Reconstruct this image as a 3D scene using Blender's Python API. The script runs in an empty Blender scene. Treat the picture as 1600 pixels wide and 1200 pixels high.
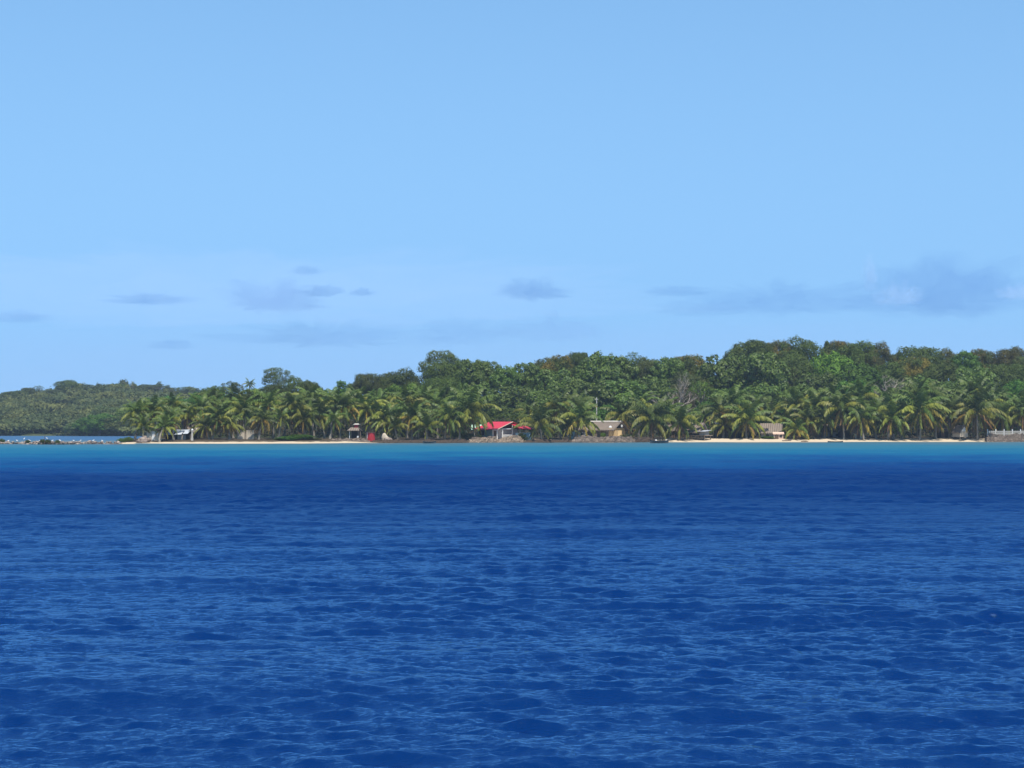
import bpy, bmesh, math, random
import numpy as np
from mathutils import Vector, Matrix, noise as mnoise

# ------------------------------------------------------------------ camera, sky, sun
SC = bpy.context.scene
COL = SC.collection
R = math.radians
SKY_LIFT, SKY_SAT, SKY_HUE, SKY_STRENGTH = 0.218, 1.07, 0.492, 0.122
CAM_Z, FPX, HORIZON = 2.6, 3000.0, 668.0      # eye height on the boat, focal length and horizon row (1600 x 1200)

cam_data = bpy.data.cameras.new('camera')
cam = bpy.data.objects.new('camera', cam_data)
COL.objects.link(cam)
cam_data.sensor_width = 36.0
cam_data.lens = 36.0 * FPX / 1600.0
cam_data.clip_start, cam_data.clip_end = 0.3, 60000.0
cam.location = (0, 0, CAM_Z)
cam.rotation_euler = (R(90) + math.atan((HORIZON - 600) / FPX), 0, 0)
SC.camera = cam

SUN_EL, SUN_AZ = R(64), R(160)                # azimuth clockwise from +Y: high, behind the boat and to the right
world = bpy.data.worlds.new('World')
SC.world = world
world.use_nodes = True
wn = world.node_tree
bg = wn.nodes['Background']
sky = wn.nodes.new('ShaderNodeTexSky')
sky.sky_type = 'NISHITA'
sky.sun_disc = False
sky.sun_elevation, sky.sun_rotation = SUN_EL, SUN_AZ
sky.altitude, sky.air_density, sky.dust_density, sky.ozone_density = 300.0, 1.0, 0.0, 5.0
# clear trade-wind air: look the sky model up a little above each direction, so the horizon stays blue
tc = wn.nodes.new('ShaderNodeTexCoord'); sx = wn.nodes.new('ShaderNodeSeparateXYZ'); cx = wn.nodes.new('ShaderNodeCombineXYZ')
z2 = wn.nodes.new('ShaderNodeMath'); z2.operation = 'MULTIPLY_ADD'; z2.inputs[2].default_value = SKY_LIFT ** 2
zr = wn.nodes.new('ShaderNodeMath'); zr.operation = 'SQRT'
hs = wn.nodes.new('ShaderNodeHueSaturation'); hs.inputs['Saturation'].default_value = SKY_SAT; hs.inputs['Hue'].default_value = SKY_HUE
wn.links.new(tc.outputs['Generated'], sx.inputs[0])
z0 = wn.nodes.new('ShaderNodeMath'); z0.operation = 'SUBTRACT'; z0.inputs[1].default_value = 0.075
wn.links.new(sx.outputs[2], z0.inputs[0]); wn.links.new(z0.outputs[0], z2.inputs[0]); wn.links.new(z0.outputs[0], z2.inputs[1]); wn.links.new(z2.outputs[0], zr.inputs[0])
wn.links.new(sx.outputs[0], cx.inputs[0]); wn.links.new(sx.outputs[1], cx.inputs[1]); wn.links.new(zr.outputs[0], cx.inputs[2])
nv = wn.nodes.new('ShaderNodeVectorMath'); nv.operation = 'NORMALIZE'
wn.links.new(cx.outputs[0], nv.inputs[0]); wn.links.new(nv.outputs[0], sky.inputs['Vector'])
wn.links.new(sky.outputs[0], hs.inputs['Color']); wn.links.new(hs.outputs[0], bg.inputs[0])
bg.inputs[1].default_value = SKY_STRENGTH

sun_data = bpy.data.lights.new('sun', 'SUN')
sun_data.energy, sun_data.angle, sun_data.color = 5.0, R(0.5), (1.0, 0.95, 0.86)
sun = bpy.data.objects.new('sun', sun_data)
COL.objects.link(sun)
sd = Vector((math.sin(SUN_AZ) * math.cos(SUN_EL), math.cos(SUN_AZ) * math.cos(SUN_EL), math.sin(SUN_EL)))
sun.rotation_euler = sd.to_track_quat('Z', 'Y').to_euler()
sun.location = (60, -40, 120)

SC.view_settings.view_transform = 'Standard'
SC.view_settings.look = 'None'
SC.view_settings.exposure = 0.55
SC.view_settings.gamma = 1.0
SC.cycles.volume_bounces = 1
SC.cycles.max_bounces = 8
SC.cycles.sample_clamp_indirect = 6.0

# ------------------------------------------------------------------ helpers
def px_to_x(px, Y):                            # photo column -> world x at distance Y
    return (px - 800.0) / FPX * Y
def py_to_z(py, Y):                            # photo row -> world height at distance Y
    return CAM_Z + (HORIZON - py) / FPX * Y
def ss(a, b, x):
    t = np.clip((np.asarray(x, float) - a) / (b - a), 0, 1)
    return t * t * (3 - 2 * t)

def mesh_np(name, V, F, mats, mi=None, smooth=False):
    """numpy vertices and faces (k corners each, or a list of arrays) -> mesh data"""
    me = bpy.data.meshes.new(name)
    V = np.asarray(V, np.float32)
    F = np.asarray(F, np.int32)
    k = F.shape[1]
    me.vertices.add(len(V)); me.vertices.foreach_set('co', V.ravel())
    me.loops.add(F.size); me.loops.foreach_set('vertex_index', F.ravel())
    me.polygons.add(len(F))
    me.polygons.foreach_set('loop_start', np.arange(0, F.size, k, dtype=np.int32))
    for m in mats: me.materials.append(m)
    if mi is not None: me.polygons.foreach_set('material_index', np.asarray(mi, np.int32))
    me.polygons.foreach_set('use_smooth', np.full(len(F), smooth, bool))
    me.update(calc_edges=True); me.validate()
    return me

def link(name, me, parent=None):
    o = bpy.data.objects.new(name, me)
    COL.objects.link(o)
    if parent: o.parent = parent
    return o
def tag(o, label=None, cat=None, group=None, kind=None):
    if label: o['label'] = label
    if cat: o['category'] = cat
    if group: o['group'] = group
    if kind: o['kind'] = kind
    return o
def empty(name, loc, rz=0.0, label=None, cat=None, group=None):
    o = bpy.data.objects.new(name, None)
    COL.objects.link(o)
    o.location = loc; o.rotation_euler = (0, 0, rz)
    return tag(o, label, cat, group)

class Nodes:
    """small material builder"""
    def __init__(s, name):
        s.m = bpy.data.materials.new(name); s.m.use_nodes = True
        s.t = s.m.node_tree; s.p = s.t.nodes['Principled BSDF']; s.out = s.t.nodes['Material Output']
    def n(s, kind, **kw):
        x = s.t.nodes.new('ShaderNode' + kind)
        for k, v in kw.items():
            if k.startswith('i_'): x.inputs[k[2:].replace('_', ' ')].default_value = v
            else: setattr(x, k, v)
        return x
    def l(s, a, b): s.t.links.new(a, b)
    def coord(s, which='Object', scale=(1, 1, 1)):
        tc = s.n('TexCoord'); mp = s.n('Mapping'); mp.inputs['Scale'].default_value = scale
        s.l(tc.outputs[which], mp.inputs['Vector']); return mp.outputs[0]
    def noise(s, vec, scale, detail=4, rough=.55):
        x = s.n('TexNoise'); x.inputs['Scale'].default_value = scale; x.inputs['Detail'].default_value = detail
        x.inputs['Roughness'].default_value = rough
        if vec is not None: s.l(vec, x.inputs['Vector'])
        return x.outputs['Fac']
    def ramp(s, fac, stops):
        r = s.n('ValToRGB'); e = r.color_ramp.elements
        while len(e) < len(stops): e.new(.5)
        for k, (p, c) in enumerate(stops):
            e[k].position = p; e[k].color = (*c, 1) if len(c) == 3 else c
        s.l(fac, r.inputs[0]); return r.outputs[0]
    def mix(s, fac, a, b, mode='MIX'):
        x = s.n('Mix'); x.data_type = 'RGBA'; x.blend_type = mode
        for sock, v in ((x.inputs[0], fac), (x.inputs[6], a), (x.inputs[7], b)):
            if isinstance(v, bpy.types.NodeSocket): s.l(v, sock)
            elif isinstance(v, tuple): sock.default_value = (*v, 1) if len(v) == 3 else v
            else: sock.default_value = v
        return x.outputs[2]
    def math(s, op, a, b=0.0, clamp=False):
        x = s.n('Math'); x.operation = op; x.use_clamp = clamp
        for sock, v in ((x.inputs[0], a), (x.inputs[1], b)):
            if isinstance(v, bpy.types.NodeSocket): s.l(v, sock)
            else: sock.default_value = v
        return x.outputs[0]
    def maprange(s, v, a, b, c=0.0, d=1.0):
        x = s.n('MapRange'); x.interpolation_type = 'SMOOTHSTEP'
        s.l(v, x.inputs[0])
        for k, q in zip((1, 2, 3, 4), (a, b, c, d)): x.inputs[k].default_value = q
        return x.outputs[0]
    def base(s, c, rough=.8, spec=.3):
        if isinstance(c, tuple): s.p.inputs['Base Color'].default_value = (*c, 1)
        else: s.l(c, s.p.inputs['Base Color'])
        s.p.inputs['Roughness'].default_value = rough
        s.p.inputs['Specular IOR Level'].default_value = spec
        return s
    def bump(s, h, strength=.5, dist=.05):
        b = s.n('Bump'); b.inputs['Strength'].default_value = strength; b.inputs['Distance'].default_value = dist
        s.l(h, b.inputs['Height']); s.l(b.outputs[0], s.p.inputs['Normal']); return b
WAVE = 0.82
W_DEEP, W_DEEP2, W_MID = (.0010, .0165, .082), (.0010, .022, .100), (.002, .042, .130)
W_TURQ, W_TURQ2 = (.004, .076, .152), (.012, .098, .152)
W_PALE, W_PALE2 = (.034, .100, .140), (.060, .108, .130)
W_MIX, W_FARMIX, W_POW = .95, .22, 1.0
W_TINT = (.42, .70, .96)
HAZE = .00014
CLOUD_OP = 1.35
# ------------------------------------------------------------------ water
SHORE_PX = [-400, 0, 190, 350, 500, 600, 700, 850, 1000, 1150, 1300, 1600, 2000]
SHORE_Y  = [ 291, 293, 300, 304, 310, 318, 322, 330, 333, 336, 339.5, 343, 345]
SHORE_X  = [(p - 800) / FPX * y for p, y in zip(SHORE_PX, SHORE_Y)]
def shore_y(x): return np.interp(x, SHORE_X, SHORE_Y)

def make_water():
    r = np.random.default_rng(4)
    # rings: dense where the boat looks, growing with distance
    rr = [0.6, 2, 4, 6, 8, 9.5]
    while rr[-1] < 315: rr.append(rr[-1] * 1.0020)
    while rr[-1] < 400: rr.append(rr[-1] * 1.006)
    while rr[-1] < 9000: rr.append(rr[-1] * 1.05)
    rr = np.array(rr)
    az = np.concatenate([np.linspace(-180, -24, 40)[:-1], np.linspace(-24, -17.5, 120)[:-1], np.linspace(-17.5, 17.5, 820)[:-1],
                         np.linspace(17.5, 24, 120)[:-1], np.linspace(24, 180, 40)])
    az = np.radians(az[:-1])
    A, D = np.meshgrid(az, rr)
    X, Y = (D * np.sin(A)).ravel(), (D * np.cos(A)).ravel()
    D = D.ravel()
    dstep = np.maximum(D * 0.0020, 0.022)
    dstep = np.where(D > 315, D * 0.006, dstep); dstep = np.where(D > 400, D * .05, dstep)
    azd = np.abs(np.degrees(A.ravel()))
    dstep = np.where(azd > 24, np.maximum(dstep, D * .07), dstep)
    Z = np.zeros_like(X); DX = np.zeros_like(X); DY = np.zeros_like(X)
    NW = 150
    lam = np.exp(np.linspace(math.log(0.075), math.log(4.5), NW)) * r.uniform(.97, 1.03, NW)
    k = 2 * np.pi / lam
    th = np.radians(r.normal(6, 1, NW) + r.normal(0, 1, NW) * np.interp(np.log(lam), [-2, -.3, 1.4], [38, 20, 12])) + np.where(r.random(NW) < .1, .9, 0)
    # slope carried by each band: strongest round 0.6-2.5 m
    st = 0.040 * np.exp(-((np.log(lam) - math.log(.32)) / 1.25) ** 2) * r.uniform(.6, 1.4, NW) * WAVE
    amp = st / k
    ph = r.uniform(0, 2 * np.pi, NW)
    # gusts: patches of rougher and calmer water
    gust = 1 + .36 * np.sin(X * .11 + 1.3 * np.sin(Y * .05 + .7)) * np.sin(Y * .073 + 1.1 * np.sin(X * .06)) + .14 * np.sin(X * .31 + Y * .23) 
    gust = gust + .30 * np.sin(X * .52 + 2.1 * np.sin(Y * .17) + 1) * np.sin(Y * .33 + 1.7 * np.sin(X * .29 + 2))
    gust = np.clip(gust, .25, 2)
    breeze = 1 + .8 * ss(30, 95, Y)              # fresher out from the boat's lee
    near_shore = 1 - .35 * ss(150, 270, Y)
    for q in range(NW):
        lod = ss(1.6, 3.2, lam[q] / dstep)
        m = lod > 0
        if not m.any(): continue
        kx, ky = k[q] * math.sin(th[q]), k[q] * math.cos(th[q])
        arg = kx * X[m] + ky * Y[m] + ph[q] + .35 * np.sin(.37 * k[q] ** .5 * X[m] + ph[q] * 3) * np.sin(.29 * k[q] ** .5 * Y[m] + q)
        a = amp[q] * lod[m] * near_shore[m] * breeze[m] * (gust[m] if lam[q] < 2.2 else 1)
        s_, c_ = np.sin(arg), np.cos(arg)
        Z[m] += a * c_
        DX[m] -= .7 * a * math.sin(th[q]) * s_
        DY[m] -= .7 * a * math.cos(th[q]) * s_
    for L_, a_, t_, p_ in ((9.5, .050, .35, 1.), (6.2, .038, -.25, 4.), (13.0, .05, .1, 2.5), (3.1, .020, .22, .6), (2.3, .016, -.12, 5.1), (4.2, .026, .02, 3.3)):
        Z += a_ * np.cos(2 * np.pi / L_ * (math.sin(t_) * X + math.cos(t_) * Y) + p_ + .8 * np.sin(X * .21 + p_) * np.sin(Y * .13)) * near_shore * ss(1.6, 3.2, L_ / dstep)
    V = np.stack([X + DX, Y + DY, Z], 1)
    nr, na = len(rr), len(az)
    i = np.arange(nr - 1)[:, None]; j = np.arange(na)[None, :]; j2 = (j + 1) % na
    F = np.stack([i * na + j, i * na + j2, (i + 1) * na + j2, (i + 1) * na + j], -1).reshape(-1, 4)

    n = Nodes('sea_water')
    geo = n.n('NewGeometry'); sep = n.n('SeparateXYZ'); n.l(geo.outputs['Position'], sep.inputs[0])
    x, y = sep.outputs[0], sep.outputs[1]
    big = n.noise(n.coord('Object', (.028, .022, .01)), 1.0, 4)
    fine = n.noise(n.coord('Object', (.16, .12, .05)), 1.0, 5)
    # distance out along the shelf: shore runs a little askew
    yy = n.math('ADD', n.math('SUBTRACT', y, n.math('MULTIPLY', x, .10)), n.math('ADD', n.math('MULTIPLY', n.math('SUBTRACT', big, .5), 150.0), n.math('MULTIPLY', n.math('SUBTRACT', fine, .5), 70.0)))
    fac = n.maprange(yy, 90, 350); fac.node.interpolation_type = 'LINEAR'
    col = n.ramp(fac, [(0.0, W_DEEP), (.09, W_DEEP2), (.22, W_MID), (.39, W_TURQ), (.56, W_TURQ2), (.78, W_PALE), (1.0, W_PALE2)])
    far = n.maprange(y, 365, 420)
    col = n.mix(far, col, (.035, .085, .16))
    rip = n.noise(n.coord('Object', (5.5, 9.0, 6)), 1.0, 6, .62)
    rip2 = n.noise(n.coord('Object', (.8, 1.5, 1)), 1.0, 4, .6)
    rip3 = n.noise(n.coord('Object', (15, 21, 15)), 1.0, 3, .6)
    rip = n.math('ADD', rip, n.math('MULTIPLY', rip3, .42))
    h = n.math('ADD', rip, n.math('MULTIPLY', rip2, n.maprange(y, 60, 200, 0.0, 6.0)))
    bp = n.n('Bump'); bp.inputs['Strength'].default_value = 1.0; bp.inputs['Distance'].default_value = .024; n.l(h, bp.inputs['Height'])
    body = n.n('BsdfDiffuse'); n.l(col, body.inputs['Color']); n.l(bp.outputs[0], body.inputs['Normal'])
    gl = n.n('BsdfGlossy'); gl.inputs['Color'].default_value = (*W_TINT, 1); n.l(bp.outputs[0], gl.inputs['Normal'])
    n.l(n.maprange(y, 25, 160, 0.06, 0.18), gl.inputs['Roughness'])
    fr = n.n('Fresnel'); fr.inputs['IOR'].default_value = 1.333; n.l(bp.outputs[0], fr.inputs['Normal'])
    mx = n.n('MixShader'); n.l(n.math('MULTIPLY', n.math('POWER', fr.outputs[0], W_POW), n.maprange(y, 10, 88, W_MIX, W_MIX * W_FARMIX)), mx.inputs[0])
    n.l(body.outputs[0], mx.inputs[1]); n.l(gl.outputs[0], mx.inputs[2]); n.l(mx.outputs[0], n.out.inputs['Surface'])
    n.t.nodes.remove(n.p)
    me = mesh_np('water', V, F, [n.m], smooth=True)
    return tag(link('water', me), kind='structure')
make_water()
# ------------------------------------------------------------------ land
HILL_PX = [-200, 150, 330, 450, 560, 650, 800, 950, 1100, 1250, 1500, 2000]
HILL_H  = [ .2,  .3, 1.2, 2.0, 2.6, 4.0, 4.6, 5.6,  7.4,  8.6,  7.6,  7.6]
HILL_X  = [(p - 800) / FPX * 400 for p in HILL_PX]
def land_z(x, y):
    """height of the island: a sand beach, a flat palm strip, then a low wooded hill"""
    x = np.asarray(x, float); y = np.asarray(y, float)
    s0 = shore_y(x)
    d = y - s0
    beach = .62 * ss(-2, 9, d) - .55 * (1 - ss(-14, 1.0, d))
    hill = np.interp(x, HILL_X, HILL_H) * ss(24, 105, d) * (1 - .95 * ss(150, 260, d))
    # the point on the left is narrow: lagoon behind it and beside it
    back = ss(8, 22, d) * (1 - ss(-50, -34, x)) * 2.2 * ss(60, 110, d)
    side = (1 - ss(-66, -61, x + .03 * d)) * 2.5 * ss(-2, 8, d)
    bump = .06 * np.sin(x * .9 + y * .3) * np.sin(y * .7 + 1) * ss(2, 8, d)
    return beach + hill + bump + .12 * ss(4, 14, d) - back - side
def gz(x, y): return float(land_z(x, y))

def grid_mesh(name, xs, ys, fz, mat):
    X, Y = np.meshgrid(xs, ys)
    Z = fz(X, Y)
    V = np.stack([X.ravel(), Y.ravel(), Z.ravel()], 1)
    nx = len(xs)
    i = np.arange(len(ys) - 1)[:, None]; j = np.arange(nx - 1)[None, :]
    F = np.stack([i * nx + j, i * nx + j + 1, (i + 1) * nx + j + 1, (i + 1) * nx + j], -1).reshape(-1, 4)
    return mesh_np(name, V, F, [mat], smooth=True)

def make_land():
    n = Nodes('island_ground')
    at = n.n('Attribute'); at.attribute_name = 'inland'
    geo = n.n('NewGeometry'); gs = n.n('SeparateXYZ'); n.l(geo.outputs['Position'], gs.inputs[0]); gx = gs.outputs[0]
    ns = n.noise(n.coord('Object', (.6, .6, .6)), 1.0, 5)
    d = n.math('ADD', at.outputs['Fac'], n.math('MULTIPLY', n.math('SUBTRACT', ns, .5), 4.0))
    sand = n.mix(n.noise(n.coord('Object', (2, 6, 2)), 1.0, 4), (.36, .285, .195), (.52, .43, .31))
    wet = n.mix(n.maprange(at.outputs['Fac'], -.6, 1.0), (.20, .16, .11), sand)
    litter = n.mix(n.noise(n.coord('Object', (3, 3, 3)), 1.0, 5), (.03, .024, .016), (.085, .064, .040))
    green = n.mix(n.noise(n.coord('Object', (.4, .4, .4)), 1.0, 5), (.02, .035, .012), (.05, .055, .02))
    c = n.mix(n.maprange(n.math('SUBTRACT', d, n.maprange(gx, -30, 25, 0.0, 4.2)), 2.6, 4.2), wet, litter)
    c = n.mix(n.maprange(d, 24, 40), c, green)
    n.base(c, .95, .1)
    n.bump(n.noise(n.coord('Object', (4, 4, 4)), 1.0, 5), .6, .08)
    xs = np.arange(-150, 190.1, .8)
    ys = np.concatenate([np.arange(280, 372, .55), np.arange(372, 640, 4.0)])
    me = grid_mesh('island_ground', xs, ys, land_z, n.m)
    co = np.zeros(len(me.vertices) * 3, np.float32); me.vertices.foreach_get('co', co); co = co.reshape(-1, 3)
    a = me.attributes.new('inland', 'FLOAT', 'POINT')
    a.data.foreach_set('value', (co[:, 1] - shore_y(co[:, 0])).astype(np.float32))
    tag(link('beach_ground', me), kind='structure')

    # the far shore across the lagoon: a low scrubby hill
    n = Nodes('far_hill'); n.base(n.mix(n.noise(n.coord('Object', (.06, .06, .06)), 1.0, 6), (.03, .045, .02), (.07, .075, .03)), .95, .1)
    me = grid_mesh('far_hill', np.arange(-420, 140, 5.0), np.arange(560, 1250, 6.0), far_z, n.m)
    tag(link('hills', me), kind='structure')
FAR_PX = [-300, -100, 0, 60, 130, 200, 250, 300, 350, 450, 600, 900]
FAR_RIDGE = [632, 630, 627, 620, 613, 612, 617, 623, 628, 630, 636, 640]       # photo row of the bare ridge
FAR_XR = [(p - 800) / FPX * 860 for p in FAR_PX]
def far_z(x, y):
    u = np.asarray(x, float) / np.asarray(y, float) * FPX + 800
    ridge = CAM_Z + (HORIZON - np.interp(u, FAR_PX, FAR_RIDGE)) / FPX * 860
    s0 = np.interp(u, [-300, 90, 150, 260, 900], [606, 604, 585, 560, 560]) + 6 * np.sin(x * .05)
    t = ss(0, 1, (y - s0) / (860 - s0))
    t2 = np.clip((y - s0) / (860 - s0), 0, 1)
    z = ridge * (.45 * t + .55 * t2) * (1 - .7 * ss(880, 1200, y))
    z = z + 1.2 * np.sin(x * .06 + y * .02) * np.sin(y * .045 + 1) * t2
    return np.where(y < s0, -1.0, z + .3)
make_land()
# ------------------------------------------------------------------ plants: materials
def leaf_mat(name, dark, light, third=None, rough=.6, trans=.28, spec=.18, patch=.35):
    n = Nodes(name)
    geo = n.n('NewGeometry')
    c = n.mix(geo.outputs['Random Per Island'], dark, light)
    oi = n.n('ObjectInfo')
    if third:                                   # flush of new leaves or dry leaves in patches through the crown
        ns = n.noise(n.coord('Object', (patch, patch, patch)), 1.0, 3)
        c = n.mix(n.maprange(ns, .46, .60), c, n.mix(geo.outputs['Random Per Island'], third, tuple(v * 1.7 for v in third)))
    hs = n.n('HueSaturation'); n.l(c, hs.inputs['Color'])
    n.l(n.math('ADD', n.math('MULTIPLY', oi.outputs['Random'], .022), .491), hs.inputs['Hue'])
    n.l(n.math('ADD', n.math('MULTIPLY', oi.outputs['Random'], .45), .72), hs.inputs['Value']); hs.inputs['Saturation'].default_value = 1.12
    n.base(hs.outputs[0], rough, spec)
    tr = n.n('BsdfTranslucent'); n.l(hs.outputs[0], tr.inputs['Color'])
    mx = n.n('MixShader'); mx.inputs[0].default_value = trans
    n.l(n.p.outputs[0], mx.inputs[1]); n.l(tr.outputs[0], mx.inputs[2]); n.l(mx.outputs[0], n.out.inputs['Surface'])
    return n.m
def bark_mat(name, a, b, scale=(3, 3, 14)):
    n = Nodes(name)
    ns = n.noise(n.coord('Object', scale), 1.0, 4)
    n.base(n.mix(ns, a, b), .9, .2); n.bump(ns, .5, .03)
    return n.m
L_BREAD = leaf_mat('leaf_broad', (.042, .076, .015), (.125, .172, .038), rough=.5, spec=.28)
L_MANGO = leaf_mat('leaf_dark', (.032, .054, .012), (.095, .122, .027))
L_RUST  = leaf_mat('leaf_rust', (.034, .056, .012), (.095, .115, .028), third=(.110, .085, .020))
L_RUST2 = leaf_mat('leaf_russet', (.046, .046, .012), (.118, .100, .026), third=(.042, .050, .014))
L_OLIVE = leaf_mat('leaf_olive', (.044, .058, .016), (.108, .122, .034), third=(.055, .075, .024))
L_LIME  = leaf_mat('leaf_lime', (.055, .105, .018), (.145, .210, .040))
L_DRY   = leaf_mat('leaf_dry', (.075, .062, .040), (.155, .125, .075))
L_FAR   = leaf_mat('leaf_far', (.042, .068, .026), (.105, .135, .050), third=(.105, .120, .042), patch=.075)
L_UNDER = leaf_mat('leaf_undergrowth_shade', (.010, .016, .007), (.032, .040, .014), third=(.035, .025, .014))  # leaves coloured extra dark to carry the shade under the palms
L_BUSH  = leaf_mat('leaf_bush', (.035, .085, .015), (.100, .175, .035))
B_GREY = bark_mat('bark_grey', (.10, .09, .075), (.24, .22, .19))
B_PALM = bark_mat('bark_palm', (.13, .11, .085), (.28, .25, .20), (1, 1, 18))
B_PALE = bark_mat('bark_bare', (.20, .165, .135), (.36, .31, .26))
P_GREEN = leaf_mat('frond_green', (.052, .082, .018), (.112, .140, .034), rough=.5, trans=.25, spec=.25)
P_YELLOW = leaf_mat('frond_yellow_green', (.118, .138, .028), (.232, .224, .056), rough=.5, trans=.3, spec=.25)
P_GOLD = leaf_mat('frond_gold', (.190, .150, .040), (.310, .220, .065), rough=.5, trans=.3)
P_BROWN = leaf_mat('frond_brown', (.110, .066, .034), (.230, .135, .068), rough=.8, trans=.15, spec=.1)
P_NUT = Nodes('coconut_husk'); P_NUT.base((.12, .13, .03), .5); P_NUT = P_NUT.m

# ------------------------------------------------------------------ plants: geometry
def tube(pts, rad, k=6):
    """tapered tube along points -> vertices, quads"""
    pts = np.asarray(pts, float); n = len(pts)
    tg = np.gradient(pts, axis=0); tg /= np.linalg.norm(tg, axis=1)[:, None] + 1e-9
    ref = np.where(np.abs(tg[:, 2:3]) > .9, np.array([[1., 0, 0]]), np.array([[0, 0, 1.]]))
    a = np.cross(tg, ref); a /= np.linalg.norm(a, axis=1)[:, None] + 1e-9
    b = np.cross(tg, a)
    ang = np.arange(k) * 2 * np.pi / k
    V = pts[:, None] + (a[:, None] * np.cos(ang)[None, :, None] + b[:, None] * np.sin(ang)[None, :, None]) * np.asarray(rad, float)[:, None, None]
    i = np.arange(n - 1)[:, None]; j = np.arange(k)[None]; j2 = (j + 1) % k
    F = np.stack([i * k + j, i * k + j2, (i + 1) * k + j2, (i + 1) * k + j], -1).reshape(-1, 4)
    return V.reshape(-1, 3), F
class Pile:
    def __init__(s): s.V = []; s.F = []; s.M = []; s.n = 0
    def add(s, V, F, m=0):
        s.V.append(np.asarray(V, float)); s.F.append(np.asarray(F) + s.n); s.n += len(V)
        s.M.append(np.full(len(F), m) if np.isscalar(m) else np.asarray(m))
    def mesh(s, name, mats, smooth=False):
        return mesh_np(name, np.concatenate(s.V), np.concatenate(s.F), mats, np.concatenate(s.M), smooth)

def leaves(r, P, N, size, aspect=.55):
    """one bent four-cornered leaf per point P lying across normal N"""
    n = len(P)
    t = r.normal(size=(n, 3)); t -= (t * N).sum(1)[:, None] * N; t /= np.linalg.norm(t, axis=1)[:, None] + 1e-9
    t[:, 2] -= .25
    b = np.cross(N, t)
    s = size * r.uniform(.6, 1.35, n)[:, None] if np.isscalar(size) else size * r.uniform(.6, 1.35, (n, 1))
    dn = -N * s * .16
    V = np.stack([P - t * s * .5, P + b * s * aspect * .5 + dn, P + t * s * .5 + dn * .6, P - b * s * aspect * .5 + dn], 1).reshape(-1, 3)
    return V, np.arange(4 * n).reshape(-1, 4)

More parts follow.
